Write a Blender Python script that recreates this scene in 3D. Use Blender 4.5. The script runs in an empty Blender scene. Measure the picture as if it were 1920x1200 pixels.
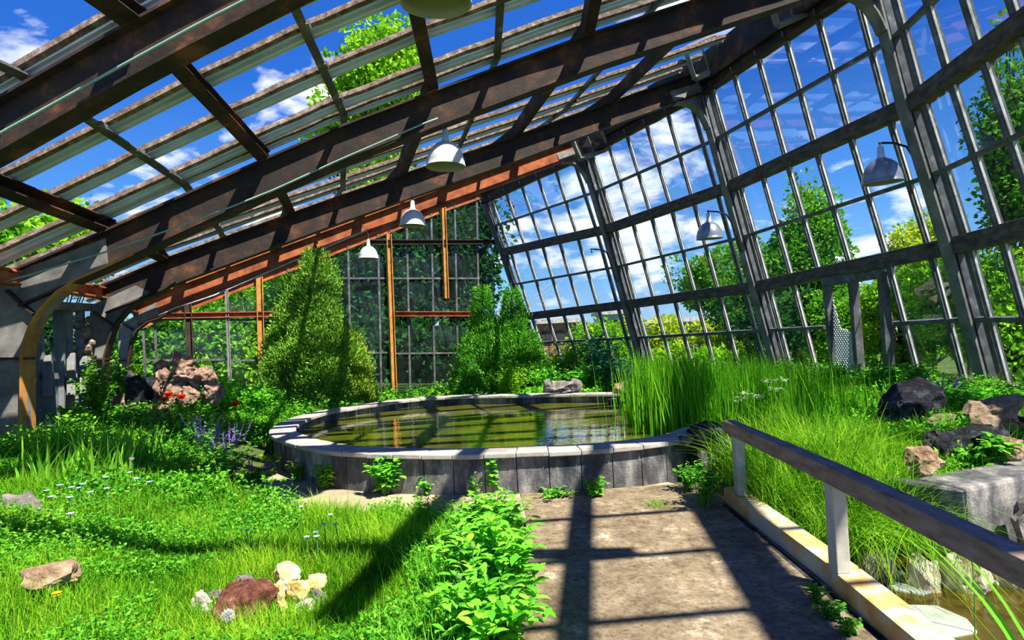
import bpy, bmesh, math, random
import numpy as np
from mathutils import Vector, Matrix, noise as mnoise

C = bpy.context.scene.collection
F_PX, CAM_Z = 1150.0, 1.7
PITCH, ROLL = math.radians(1.5), math.radians(2.7)
rng = np.random.default_rng(7)
random.seed(7)

# ------------------------------------------------------------------ camera geometry
fw = Vector((0, math.cos(PITCH), math.sin(PITCH)))
r0 = Vector((1, 0, 0)); u0 = Vector((0, -math.sin(PITCH), math.cos(PITCH)))
cr = r0*math.cos(ROLL) - u0*math.sin(ROLL)
cu = u0*math.cos(ROLL) + r0*math.sin(ROLL)
CAM = Vector((0, 0, CAM_Z))

def ray(px, py):
    return fw + cr*((px-960)/F_PX) - cu*((py-600)/F_PX)
def P(px, py, d):
    v = ray(px, py); return CAM + v*(d/v.y)
def G(px, py, z=0.0):
    v = ray(px, py); return CAM + v*((z-CAM_Z)/v.z)
def plane(px, py, A, B):
    """where the ray meets the vertical plane through plan points A and B"""
    n = Vector((-(B[1]-A[1]), B[0]-A[0], 0))
    v = ray(px, py)
    return CAM + v*(n.dot(Vector((A[0], A[1], 0))-CAM)/n.dot(v))
def plan(px, py, d):
    p = P(px, py, d); return (p.x, p.y)
def proj(p):
    v = Vector(p)-CAM; k = v.dot(fw)
    return (960+F_PX*v.dot(cr)/k, 600-F_PX*v.dot(cu)/k)

cam = bpy.data.cameras.new('camera'); co = bpy.data.objects.new('camera', cam); C.objects.link(co)
cam.sensor_width = 36; cam.lens = 36*F_PX/1920; cam.clip_end = 500; cam.clip_start = 0.05
m = Matrix.Identity(4)
for i in range(3):
    m[i][0] = cr[i]; m[i][1] = cu[i]; m[i][2] = -fw[i]; m[i][3] = CAM[i]
co.matrix_world = m
bpy.context.scene.camera = co

# ------------------------------------------------------------------ materials
def mat(name):
    M = bpy.data.materials.new(name); M.use_nodes = True
    nt = M.node_tree; nt.nodes.clear()
    out = nt.nodes.new('ShaderNodeOutputMaterial')
    return M, nt, out
def nd(nt, t, **kw):
    n = nt.nodes.new(t)
    for k, v in kw.items(): setattr(n, k, v)
    return n
def ramp(nt, stops, fac):
    r = nd(nt, 'ShaderNodeValToRGB')
    e = r.color_ramp.elements
    while len(e) < len(stops): e.new(0.5)
    for x, (p, c) in zip(e, stops):
        x.position = p; x.color = (*c, 1)
    nt.links.new(fac, r.inputs[0]); return r.outputs[0]
def noise_tex(nt, scale, detail=6, rough=.6, coord='Object', stretch=None):
    tc = nd(nt, 'ShaderNodeTexCoord'); src = tc.outputs[coord]
    if coord == 'World':
        pass
    if stretch:
        mp = nd(nt, 'ShaderNodeMapping'); mp.inputs['Scale'].default_value = stretch
        nt.links.new(src, mp.inputs[0]); src = mp.outputs[0]
    n = nd(nt, 'ShaderNodeTexNoise'); n.inputs['Scale'].default_value = scale
    n.inputs['Detail'].default_value = detail; n.inputs['Roughness'].default_value = rough
    nt.links.new(src, n.inputs['Vector']); return n.outputs['Fac']
def surf(name, stops, scale=4, rough=.8, metal=0, bump=.15, bscale=None, stretch=None, spec=.3, detail=7):
    M, nt, out = mat(name)
    b = nd(nt, 'ShaderNodeBsdfPrincipled')
    f = noise_tex(nt, scale, detail, .65, stretch=stretch)
    nt.links.new(ramp(nt, stops, f), b.inputs['Base Color'])
    b.inputs['Roughness'].default_value = rough; b.inputs['Metallic'].default_value = metal
    b.inputs['Specular IOR Level'].default_value = spec
    if bump:
        bp = nd(nt, 'ShaderNodeBump'); bp.inputs['Strength'].default_value = bump; bp.inputs['Distance'].default_value = .05
        nt.links.new(noise_tex(nt, bscale or scale*4, 8, .7), bp.inputs['Height']); nt.links.new(bp.outputs[0], b.inputs['Normal'])
    nt.links.new(b.outputs[0], out.inputs[0]); return M
def leafmat(name, dark, mid, light, trans=.4):
    M, nt, out = mat(name)
    at = nd(nt, 'ShaderNodeAttribute'); at.attribute_name = 'rnd'
    c = ramp(nt, [(0, dark), (.5, mid), (1, light)], at.outputs['Fac'])
    d = nd(nt, 'ShaderNodeBsdfDiffuse'); t = nd(nt, 'ShaderNodeBsdfTranslucent'); mx = nd(nt, 'ShaderNodeMixShader')
    nt.links.new(c, d.inputs[0]); nt.links.new(c, t.inputs[0])
    mx.inputs[0].default_value = trans
    nt.links.new(d.outputs[0], mx.inputs[1]); nt.links.new(t.outputs[0], mx.inputs[2])
    nt.links.new(mx.outputs[0], out.inputs[0]); return M
def glassmat(name, tint, refl, dirt, dirtcol=(.5, .55, .5)):
    M, nt, out = mat(name)
    t = nd(nt, 'ShaderNodeBsdfTransparent'); t.inputs[0].default_value = (*tint, 1)
    g = nd(nt, 'ShaderNodeBsdfGlossy'); g.inputs['Roughness'].default_value = .02
    lw = nd(nt, 'ShaderNodeLayerWeight'); lw.inputs[0].default_value = .35
    mr = nd(nt, 'ShaderNodeMapRange'); mr.inputs['To Min'].default_value = refl*.5; mr.inputs['To Max'].default_value = refl*4
    nt.links.new(lw.outputs['Fresnel'], mr.inputs[0])
    mx = nd(nt, 'ShaderNodeMixShader'); nt.links.new(mr.outputs[0], mx.inputs[0])
    nt.links.new(t.outputs[0], mx.inputs[1]); nt.links.new(g.outputs[0], mx.inputs[2])
    d = nd(nt, 'ShaderNodeBsdfDiffuse'); d.inputs[0].default_value = (*dirtcol, 1)
    f = noise_tex(nt, 1.3, 8, .7); mr2 = nd(nt, 'ShaderNodeMapRange')
    mr2.inputs['From Min'].default_value = .35; mr2.inputs['From Max'].default_value = .75
    mr2.inputs['To Min'].default_value = dirt*.3; mr2.inputs['To Max'].default_value = dirt*1.6
    nt.links.new(f, mr2.inputs[0])
    m2 = nd(nt, 'ShaderNodeMixShader'); nt.links.new(mr2.outputs[0], m2.inputs[0])
    nt.links.new(mx.outputs[0], m2.inputs[1]); nt.links.new(d.outputs[0], m2.inputs[2])
    nt.links.new(m2.outputs[0], out.inputs[0]); return M
def watermat(name, base, clear, rough=.02, bump=.02, bscale=6):
    M, nt, out = mat(name)
    b = nd(nt, 'ShaderNodeBsdfPrincipled'); b.inputs['Base Color'].default_value = (*base, 1)
    f0 = noise_tex(nt, 1.2, 6, .65)
    nt.links.new(ramp(nt, [(.35, tuple(.6*x for x in base)), (.65, tuple(min(1, 1.5*x) for x in base))], f0), b.inputs['Base Color'])
    b.inputs['Roughness'].default_value = rough; b.inputs['Specular IOR Level'].default_value = 1.0
    bp = nd(nt, 'ShaderNodeBump'); bp.inputs['Strength'].default_value = bump; bp.inputs['Distance'].default_value = .1
    nt.links.new(noise_tex(nt, bscale, 3, .5), bp.inputs['Height']); nt.links.new(bp.outputs[0], b.inputs['Normal'])
    if clear:
        t = nd(nt, 'ShaderNodeBsdfTransparent'); t.inputs[0].default_value = (.75, .7, .4, 1)
        mx = nd(nt, 'ShaderNodeMixShader'); mx.inputs[0].default_value = 1-clear
        nt.links.new(t.outputs[0], mx.inputs[1]); nt.links.new(b.outputs[0], mx.inputs[2]); nt.links.new(mx.outputs[0], out.inputs[0])
    else:
        nt.links.new(b.outputs[0], out.inputs[0])
    return M

M = {}
M['rust'] = surf('rust steel', [(.3, (.012, .009, .008)), (.48, (.026, .016, .013)), (.58, (.06, .028, .016)), (.66, (.15, .055, .022)), (.8, (.09, .07, .055))], 2.4, .75, bump=.2, spec=.35)
M['rust_red'] = surf('red oxide steel', [(.3, (.12, .03, .014)), (.55, (.36, .1, .035)), (.8, (.5, .2, .07))], 3, .8)
M['ochre'] = surf('ochre steel', [(.3, (.22, .09, .025)), (.6, (.5, .24, .05)), (.85, (.6, .33, .1))], 3, .8)
M['steel'] = surf('weathered grey steel', [(.25, (.06, .055, .05)), (.5, (.17, .165, .155)), (.7, (.27, .27, .26)), (.9, (.2, .1, .05))], 3, .65, bump=.12, spec=.4)
M['girt'] = surf('brown grey timber girt', [(.3, (.03, .024, .02)), (.55, (.11, .09, .075)), (.75, (.2, .16, .125)), (.9, (.13, .06, .03))], 4, .85, stretch=(1, 1, 3))
M['bar'] = surf('grey glazing bar', [(.3, (.04, .04, .04)), (.55, (.11, .112, .115)), (.8, (.34, .35, .34))], 5, .5, metal=.2, bump=.08, spec=.5)
M['alu'] = surf('dull aluminium', [(.3, (.5, .6, .75)), (.6, (.68, .77, .9)), (.85, (.78, .8, .82))], 3, .4, metal=.1, bump=.05, spec=.5)
M['putty'] = surf('crumbling brown putty', [(.3, (.07, .045, .035)), (.48, (.2, .14, .11)), (.62, (.36, .28, .23)), (.75, (.55, .48, .42))], 11, .95, bump=.6)
M['white_paint'] = surf('flaking pale paint', [(.35, (.3, .28, .25)), (.55, (.6, .58, .54)), (.8, (.75, .73, .68))], 4, .7)
M['lamp'] = surf('enamelled lamp shade', [(.3, (.55, .55, .52)), (.7, (.75, .75, .73))], 3, .3, metal=.1, bump=.02, spec=.6)
M['lampgrey'] = surf('grey metal lamp shade', [(.3, (.3, .32, .34)), (.7, (.42, .44, .46))], 3, .28, metal=.6, bump=.02, spec=.6)
M['lampin'] = surf('cream lamp lining', [(.3, (.27, .28, .2)), (.7, (.36, .36, .27))], 3, .5, bump=.02)
M['dark'] = surf('dark iron', [(.3, (.015, .015, .017)), (.7, (.05, .05, .05))], 5, .6)
M['cable'] = surf('pale green cable', [(.3, (.18, .34, .27)), (.7, (.3, .46, .38))], 5, .6, bump=0)
M['concrete'] = surf('stained grey concrete', [(.32, (.03, .03, .034)), (.46, (.085, .085, .092)), (.56, (.2, .195, .19)), (.64, (.36, .34, .3)), (.8, (.5, .46, .4))], 3.2, .92, bump=.5, bscale=16, stretch=(1, 1, .45))
M['coping'] = surf('pale grey coping', [(.3, (.2, .185, .165)), (.55, (.4, .37, .335)), (.8, (.52, .49, .45))], 2.6, .9, bump=.25, bscale=20)
M['kerb'] = surf('cream rust stained kerb', [(.3, (.42, .38, .3)), (.46, (.52, .46, .35)), (.55, (.58, .38, .14)), (.7, (.48, .22, .05))], 3.4, .85, bump=.25, bscale=18)
M['rail'] = surf('brown grey railing', [(.3, (.13, .085, .065)), (.55, (.26, .19, .155)), (.8, (.38, .31, .26))], 5, .8, stretch=(4, 1, 4), bump=.3, bscale=30)
M['railpost'] = surf('pale railing post', [(.3, (.3, .29, .26)), (.6, (.5, .48, .42)), (.85, (.36, .27, .18))], 6, .8)
M['wood'] = surf('grey boards', [(.3, (.1, .105, .1)), (.6, (.2, .205, .2)), (.8, (.28, .28, .27))], 3, .85)
M['soil'] = surf('dark soil', [(.3, (.03, .05, .012)), (.6, (.07, .1, .02)), (.8, (.16, .17, .05))], 1.5, .95, bump=.5, bscale=10)
M['bark'] = surf('bark', [(.3, (.03, .022, .015)), (.7, (.1, .075, .05))], 6, .95, bump=.5)
M['silt'] = surf('brown silt', [(.3, (.11, .06, .015)), (.6, (.22, .13, .03)), (.8, (.3, .22, .08))], 2, .9)
def pathmat():
    Mx, nt, out = mat('sandy worn path')
    b = nd(nt, 'ShaderNodeBsdfPrincipled'); b.inputs['Roughness'].default_value = .95; b.inputs['Specular IOR Level'].default_value = .15
    c1 = ramp(nt, [(.32, (.085, .066, .042)), (.47, (.19, .148, .095)), (.57, (.27, .215, .14)), (.63, (.4, .335, .235)), (.7, (.7, .63, .5))], noise_tex(nt, 3.6, 10, .78))
    c2 = ramp(nt, [(.38, (.42, .38, .34)), (.52, (1, 1, 1))], noise_tex(nt, 26, 8, .75))
    mx = nd(nt, 'ShaderNodeMix', data_type='RGBA', blend_type='MULTIPLY'); mx.inputs[0].default_value = .8
    nt.links.new(c1, mx.inputs[6]); nt.links.new(c2, mx.inputs[7])
    # hairline cracks
    tc = nd(nt, 'ShaderNodeTexCoord'); nz = nd(nt, 'ShaderNodeTexNoise'); nz.inputs['Scale'].default_value = 3
    nt.links.new(tc.outputs['Object'], nz.inputs['Vector'])
    ad = nd(nt, 'ShaderNodeVectorMath', operation='MULTIPLY_ADD'); ad.inputs[1].default_value = (.35, .35, .35)
    nt.links.new(nz.outputs['Color'], ad.inputs[0]); nt.links.new(tc.outputs['Object'], ad.inputs[2])
    vo = nd(nt, 'ShaderNodeTexVoronoi', feature='DISTANCE_TO_EDGE'); vo.inputs['Scale'].default_value = .42
    nt.links.new(ad.outputs[0], vo.inputs['Vector'])
    ck = ramp(nt, [(0, (.25, .2, .16)), (.012, (1, 1, 1))], vo.outputs['Distance'])
    m2 = nd(nt, 'ShaderNodeMix', data_type='RGBA', blend_type='MULTIPLY'); m2.inputs[0].default_value = .35
    nt.links.new(mx.outputs[2], m2.inputs[6]); nt.links.new(ck, m2.inputs[7])
    nt.links.new(m2.outputs[2], b.inputs['Base Color'])
    bp = nd(nt, 'ShaderNodeBump'); bp.inputs['Strength'].default_value = .5; bp.inputs['Distance'].default_value = .03
    nt.links.new(noise_tex(nt, 9, 9, .75), bp.inputs['Height']); nt.links.new(bp.outputs[0], b.inputs['Normal'])
    nt.links.new(b.outputs[0], out.inputs[0]); return Mx
M['path'] = pathmat()
M['paving'] = surf('tan paving', [(.3, (.2, .15, .1)), (.55, (.4, .3, .2)), (.8, (.52, .42, .3))], 2.5, .92, bump=.3, bscale=16)
def rockmat(name, stops, scale=6, bump=.8):
    return surf(name, stops, scale, .95, bump=bump, bscale=scale*2.5, spec=.15)
M['tufa'] = rockmat('porous brown tufa', [(.3, (.06, .035, .025)), (.45, (.28, .17, .12)), (.6, (.5, .35, .26)), (.8, (.7, .55, .44))], 11, 1)
M['black_rock'] = rockmat('black lichen rock', [(.3, (.008, .008, .01)), (.52, (.03, .03, .036)), (.66, (.12, .125, .14)), (.8, (.45, .45, .46))], 8, 1)
M['grey_rock'] = rockmat('grey rock', [(.3, (.05, .045, .04)), (.5, (.2, .18, .165)), (.75, (.42, .39, .35))], 7)
M['white_rock'] = rockmat('white limestone', [(.3, (.3, .22, .13)), (.48, (.55, .47, .36)), (.7, (.76, .72, .63))], 4, .5)
M['yellow_rock'] = rockmat('yellow limestone', [(.3, (.4, .22, .05)), (.44, (.62, .42, .13)), (.56, (.72, .62, .38)), (.68, (.8, .76, .66))], 4, .5)
M['lava'] = rockmat('red lava rock', [(.32, (.05, .018, .012)), (.5, (.22, .08, .05)), (.64, (.34, .15, .1)), (.72, (.6, .45, .38)), (.8, (.2, .24, .05))], 14, 1)
M['tan_rock'] = rockmat('tan rock', [(.3, (.14, .08, .045)), (.5, (.36, .24, .15)), (.75, (.6, .46, .33))], 7)
M['slab'] = rockmat('pale slab', [(.3, (.2, .24, .19)), (.6, (.33, .37, .31)), (.8, (.42, .45, .38))], 3, .2)
M['glass'] = glassmat('window glass', (.88, .95, .99), .045, .035, (.75, .8, .8))
M['dirty'] = glassmat('grimy glass', (.66, .78, .78), .05, .045, (.2, .3, .29))
M['pond'] = watermat('pond water', (.07, .08, .008), 0, .03, .045, 5)
M['stream'] = watermat('amber stream water', (.1, .065, .01), .6, .03, .05, 8)
M['wire'] = surf('wire mesh', [(.3, (.45, .47, .5)), (.7, (.62, .64, .66))], 9, .5, metal=.3)
M['brick'] = surf('far brickwork', [(.3, (.25, .1, .06)), (.7, (.42, .2, .13))], 1.5, .9)
M['shed'] = surf('pale corrugated sheet', [(.3, (.35, .42, .46)), (.7, (.5, .57, .6))], 1.5, .7)
# foliage
M['grass'] = leafmat('meadow grass', (.02, .12, .006), (.13, .4, .014), (.36, .6, .035))
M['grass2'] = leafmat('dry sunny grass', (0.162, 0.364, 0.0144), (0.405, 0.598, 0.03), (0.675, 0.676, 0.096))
M['herb'] = leafmat('herb leaves', (.015, .13, .012), (.1, .4, .025), (.3, .62, .06))
M['lush'] = leafmat('lush leaves', (0.0675, 0.325, 0.018), (0.162, 0.585, 0.036), (0.351, 0.78, 0.06))
M['reed'] = leafmat('reed leaves', (0.0338, 0.195, 0.0096), (0.121, 0.442, 0.0144), (0.324, 0.65, 0.03))
M['sedge'] = leafmat('sedge leaves', (.04, .2, .008), (.15, .42, .016), (.42, .62, .05))
M['iris'] = leafmat('iris leaves', (0.0675, 0.26, 0.018), (0.176, 0.481, 0.036), (0.378, 0.676, 0.072))
M['juniper'] = leafmat('juniper needles', (.015, .12, .012), (.1, .38, .03), (.28, .6, .06), .25)
M['juniper_l'] = leafmat('olive juniper needles', (.04, .14, .015), (.16, .38, .035), (.4, .6, .09), .25)
M['juniper_y'] = leafmat('yellow juniper needles', (.06, .15, .012), (.22, .38, .03), (.46, .58, .08), .25)
M['tree_dark'] = leafmat('dark tree leaves', (.008, .045, .012), (.025, .11, .025), (.08, .24, .04))
M['tree_mid'] = leafmat('tree leaves', (0.0338, 0.156, 0.0096), (0.108, 0.351, 0.018), (0.297, 0.585, 0.042))
M['tree_bright'] = leafmat('bright tree leaves', (0.081, 0.26, 0.0096), (0.243, 0.546, 0.0192), (0.513, 0.78, 0.042))
M['tree_yellow'] = leafmat('yellow green leaves', (0.189, 0.325, 0.0096), (0.459, 0.598, 0.0192), (0.8, 0.78, 0.042))
M['blue_shrub'] = leafmat('blue green leaves', (0.0162, 0.078, 0.048), (0.054, 0.195, 0.108), (0.162, 0.39, 0.192))
def plain(name, c, rough=.7, trans=0):
    return leafmat(name, tuple(.7*x for x in c), c, tuple(min(1, 1.25*x) for x in c), trans)
M['poppy'] = plain('poppy petals', (.85, .06, .01), trans=.3)
M['violet'] = plain('violet petals', (.25, .16, .55), trans=.2)
M['purple'] = plain('purple petals', (.42, .12, .5), trans=.2)
M['flax'] = plain('pale blue petals', (.5, .6, .95), trans=.3)
M['pink'] = plain('pink petals', (.8, .4, .6), trans=.3)
M['yellowp'] = plain('yellow petals', (.85, .6, .02), trans=.2)
M['whitep'] = plain('white petals', (.82, .8, .66), trans=.2)
M['fluff'] = plain('seed fluff', (.7, .72, .66), trans=.4)
M['stem'] = plain('green stems', (.1, .26, .03))

# ------------------------------------------------------------------ mesh helpers
ORG = {}
def org(o): return ORG.get(o.name, Vector((0, 0, 0)))
def props(o, label=None, cat=None, group=None, kind=None):
    if label: o['label'] = label
    if cat: o['category'] = cat
    if group: o['group'] = group
    if kind: o['kind'] = kind
    return o
def empty(name, loc, label, cat, group=None, kind=None):
    o = bpy.data.objects.new(name, None); C.objects.link(o); o.location = loc; o.empty_display_size = .2
    ORG[o.name] = Vector(loc)
    return props(o, label, cat, group, kind)
def link_mesh(name, me, mt, parent, base):
    o = bpy.data.objects.new(name, me); C.objects.link(o)
    if mt: me.materials.append(mt)
    if parent:
        o.parent = parent; o.location = base-org(parent)
    else:
        o.location = base
    ORG[o.name] = Vector(base)
    return o

class MB:
    def __init__(s): s.v = []; s.f = []
    def add(s, vs, fs):
        k = len(s.v); s.v += [Vector(v) for v in vs]; s.f += [[i+k for i in f] for f in fs]; return s
    def hexa(s, p):   # 8 points: bottom loop 0-3, top loop 4-7
        return s.add(p, [[3, 2, 1, 0], [4, 5, 6, 7], [0, 1, 5, 4], [1, 2, 6, 5], [2, 3, 7, 6], [3, 0, 4, 7]])
    def beam(s, a, b, w, h, up=(0, 0, 1)):
        a, b = Vector(a), Vector(b); d = (b-a).normalized(); up = Vector(up)
        if abs(d.dot(up.normalized())) > .98: up = Vector((0, 1, 0))
        x = d.cross(up).normalized(); y = x.cross(d).normalized()
        q = [(-1, -1), (1, -1), (1, 1), (-1, 1)]
        return s.hexa([a+x*(i*w/2)+y*(j*h/2) for i, j in q]+[b+x*(i*w/2)+y*(j*h/2) for i, j in q])
    def sweep(s, prof, pts, side, closed=False):
        """profile (u along side, v across) carried along pts; side is a fixed vector"""
        pts = [Vector(p) for p in pts]; side = Vector(side).normalized(); n = len(prof); k0 = len(s.v); N = len(pts)
        for i, p in enumerate(pts):
            if closed: d = pts[(i+1) % N]-pts[i-1]
            else: d = pts[min(i+1, N-1)]-pts[max(i-1, 0)]
            d.normalize(); x = (side-d*side.dot(d)).normalized(); y = x.cross(d).normalized()
            if y.z < 0 and abs(y.z) > .02: y = -y
            s.v += [p+x*u+y*v for u, v in prof]
        for i in range(N if closed else N-1):
            a = k0+i*n; b = k0+((i+1) % N)*n
            for j in range(n):
                s.f.append([a+j, a+(j+1) % n, b+(j+1) % n, b+j])
        if not closed:
            s.f.append([k0+j for j in range(n)][::-1]); s.f.append([k0+(N-1)*n+j for j in range(n)])
        return s
    def prism(s, pts, off):
        n = len(pts); off = Vector(off); k = len(s.v)
        s.v += [Vector(p)-off/2 for p in pts]+[Vector(p)+off/2 for p in pts]
        s.f.append([k+i for i in range(n)][::-1]); s.f.append([k+n+i for i in range(n)])
        for i in range(n): s.f.append([k+i, k+(i+1) % n, k+n+(i+1) % n, k+n+i])
        return s
    def tube(s, pts, r, n=8):
        pts = [Vector(p) for p in pts]; N = len(pts); k0 = len(s.v)
        ref = Vector((0, 0, 1)) if abs((pts[-1]-pts[0]).normalized().z) < .9 else Vector((1, 0, 0))
        for i, p in enumerate(pts):
            d = (pts[min(i+1, N-1)]-pts[max(i-1, 0)]).normalized()
            x = d.cross(ref).normalized(); y = x.cross(d)
            rr = r[i] if isinstance(r, (list, tuple)) else r
            s.v += [p+(x*math.cos(t)+y*math.sin(t))*rr for t in [2*math.pi*j/n for j in range(n)]]
        for i in range(N-1):
            for j in range(n):
                a = k0+i*n; s.f.append([a+j, a+(j+1) % n, a+n+(j+1) % n, a+n+j])
        s.f.append([k0+j for j in range(n)][::-1]); s.f.append([k0+(N-1)*n+j for j in range(n)])
        return s
    def lathe(s, prof, c, n=32, axis=Matrix.Identity(3)):
        k0 = len(s.v); c = Vector(c)
        for r, z in prof:
            s.v += [c+axis @ Vector((r*math.cos(2*math.pi*j/n), r*math.sin(2*math.pi*j/n), z)) for j in range(n)]
        for i in range(len(prof)-1):
            for j in range(n):
                a = k0+i*n; s.f.append([a+j, a+(j+1) % n, a+n+(j+1) % n, a+n+j])
        return s
    def build(s, name, mt, parent=None, smooth=False, bevel=0, base=None):
        if base is None:
            if parent: base = org(parent)
            else:
                xs = [v.x for v in s.v]; ys = [v.y for v in s.v]; zs = [v.z for v in s.v]
                base = Vector(((min(xs)+max(xs))/2, (min(ys)+max(ys))/2, min(zs)))
        base = Vector(base)
        me = bpy.data.meshes.new(name)
        me.from_pydata([v-base for v in s.v], [], s.f); me.validate()
        bm = bmesh.new(); bm.from_mesh(me); bmesh.ops.recalc_face_normals(bm, faces=bm.faces)
        bm.to_mesh(me); bm.free()
        if smooth:
            for p in me.polygons: p.use_smooth = True
        o = link_mesh(name, me, mt, parent, base)
        if bevel:
            bv = o.modifiers.new('bevel', 'BEVEL'); bv.width = bevel; bv.segments = 2; bv.limit_method = 'ANGLE'
        return o

I_PROF = lambda w, h, tf, tw: [(-w/2, -h/2), (w/2, -h/2), (w/2, -h/2+tf), (tw/2, -h/2+tf), (tw/2, h/2-tf), (w/2, h/2-tf), (w/2, h/2),
                               (-w/2, h/2), (-w/2, h/2-tf), (-tw/2, h/2-tf), (-tw/2, -h/2+tf), (-w/2, -h/2+tf)]

def tri_obj(name, V, T, R, mt, parent=None, base=None):
    V = np.asarray(V, np.float64)
    if base is None:
        base = org(parent) if parent else Vector((float(V[:, 0].mean()), float(V[:, 1].mean()), float(V[:, 2].min())))
    base = Vector(base)
    V = V-np.array(base)
    me = bpy.data.meshes.new(name); n, mth = len(V), len(T)
    me.vertices.add(n); me.vertices.foreach_set('co', V.astype(np.float32).ravel())
    me.loops.add(mth*3); me.loops.foreach_set('vertex_index', np.asarray(T, np.int32).ravel())
    me.polygons.add(mth); me.polygons.foreach_set('loop_start', np.arange(0, mth*3, 3, dtype=np.int32))
    me.update(calc_edges=True)
    a = me.attributes.new('rnd', 'FLOAT', 'POINT'); a.data.foreach_set('value', np.asarray(R, np.float32))
    return link_mesh(name, me, mt, parent, base)

class TB:   # collects leaf and blade arrays
    def __init__(s): s.V = []; s.T = []; s.R = []; s.n = 0
    def put(s, V, T, R):
        s.V.append(V); s.T.append(T+s.n); s.R.append(R); s.n += len(V)
    def leaves(s, Pp, D, L, W, rnd, fold=.25):
        N = len(Pp); L = np.broadcast_to(np.asarray(L, float), (N,))[:, None]; W = np.broadcast_to(np.asarray(W, float), (N,))[:, None]
        D = D/np.linalg.norm(D, axis=1, keepdims=True)
        Q = rng.normal(size=(N, 3)); S = np.cross(D, Q); S /= np.linalg.norm(S, axis=1, keepdims=True)+1e-9
        Nn = np.cross(S, D)
        V = np.stack([Pp, Pp+D*L*.45+S*W/2+Nn*W*fold, Pp+D*L, Pp+D*L*.45-S*W/2+Nn*W*fold], 1).reshape(-1, 3)
        b = np.arange(N)[:, None]*4
        T = np.concatenate([b+np.array([[0, 1, 2]]), b+np.array([[0, 2, 3]])])
        s.put(V, T, np.repeat(rnd, 4)); return s
    def flat_leaves(s, Pp, D, Nv, L, W, rnd):
        """leaves with given facing"""
        N = len(Pp); L = np.broadcast_to(np.asarray(L, float), (N,))[:, None]; W = np.broadcast_to(np.asarray(W, float), (N,))[:, None]
        D = D/np.linalg.norm(D, axis=1, keepdims=True); S = np.cross(D, Nv); S /= np.linalg.norm(S, axis=1, keepdims=True)+1e-9
        Nn = np.cross(S, D)
        pts = [(0, 0, 0), (.28, .38, .06), (.55, .5, .06), (.8, .3, .0), (1, 0, -.12), (.8, -.3, 0), (.55, -.5, .06), (.28, -.38, .06)]
        V = np.stack([Pp+D*L*a+S*W*b+Nn*L*c for a, b, c in pts], 1).reshape(-1, 3)
        k = np.arange(N)[:, None]*8
        T = np.concatenate([k+np.array([t]) for t in [(0, 1, 7), (1, 2, 6), (1, 6, 7), (2, 3, 5), (2, 5, 6), (3, 4, 5)]])
        s.put(V, T, np.repeat(rnd, 8)); return s
    def blades(s, Pp, az, H, W, bend, segs, rnd, droop=.35):
        N = len(Pp); f = lambda x: np.broadcast_to(np.asarray(x, float), (N,))
        H, W, bend = f(H), f(W), f(bend)
        dx, dy = np.cos(az), np.sin(az)
        sx, sy = -dy, dx
        tw = rng.uniform(-.6, .6, N); sx, sy = sx*np.cos(tw)+dx*np.sin(tw), sy*np.cos(tw)+dy*np.sin(tw)
        rows = []
        for k in range(segs+1):
            t = k/segs
            out = bend*H*t**1.8; z = H*(t-droop*bend*t**2.4)
            c = Pp+np.stack([dx*out, dy*out, z], 1)
            w = (W*(1-t**1.6)*.5*(.6+.4*min(1, t*4)))[:, None] if k < segs else np.zeros((N, 1))+.0004
            sd = np.stack([sx, sy, np.zeros(N)], 1)
            rows += [c-sd*w, c+sd*w]
        V = np.stack(rows, 1).reshape(-1, 3); m_ = 2*(segs+1); b = np.arange(N)[:, None]*m_
        T = []
        for k in range(segs):
            a = 2*k; T += [b+np.array([[a, a+1, a+3]]), b+np.array([[a, a+3, a+2]])]
        s.put(V, np.concatenate(T), np.repeat(rnd, m_)); return s
    def build(s, name, mt, parent=None, base=None):
        return tri_obj(name, np.concatenate(s.V), np.concatenate(s.T), np.concatenate(s.R), mt, parent, base)

def unit(n, up=0.0):
    d = rng.normal(size=(n, 3)); d /= np.linalg.norm(d, axis=1, keepdims=True); d[:, 2] += up
    return d/np.linalg.norm(d, axis=1, keepdims=True)

def rock(name, c, size, mt, label, cat='rock', seed=0, rot=0.0, rough=.3, group=None, sub=4, boxy=0.0, tilt=(0, 0), sink=.2, parent=None):
    rr_ = random.Random(seed*7+1); cuts = [(Vector((rr_.gauss(0, 1), rr_.gauss(0, 1), rr_.gauss(0, .8))).normalized(), rr_.uniform(.55, .86)) for _ in range(11)]
    bm = bmesh.new(); bmesh.ops.create_icosphere(bm, subdivisions=sub, radius=1)
    so = Vector((seed*3.17, seed*1.73, seed*5.11))
    R3 = Matrix.Rotation(rot, 3, 'Z') @ Matrix.Rotation(tilt[0], 3, 'X') @ Matrix.Rotation(tilt[1], 3, 'Y')
    for v in bm.verts:
        p = v.co.copy()
        if boxy:
            mx = max(abs(p.x), abs(p.y), abs(p.z)); p = p.lerp(p/mx*.85, boxy)
        for n_, c_ in cuts:
            q_ = p.dot(n_)-c_
            if q_ > 0: p -= n_*q_*.92
        p *= 1.12
        d = mnoise.noise(v.co*1.1+so)*rough*1.1+mnoise.noise(v.co*2.6+so)*rough*.6+mnoise.noise(v.co*6+so)*rough*.28
        # chipped facets
        d -= max(0, mnoise.cell(v.co*1.6+so)-.3)*rough*.25
        p = p*(1+d)
        p = Vector((p.x*size[0]/2, p.y*size[1]/2, p.z*size[2]/2))
        v.co = R3 @ p
    zmin = min(v.co.z for v in bm.verts)
    c = Vector(c)
    for v in bm.verts: v.co.z -= zmin+sink*size[2]
    me = bpy.data.meshes.new(name); bm.to_mesh(me); bm.free()
    o = link_mesh(name, me, mt, parent, c)
    return props(o, label, cat, group) if not parent else o
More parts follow.
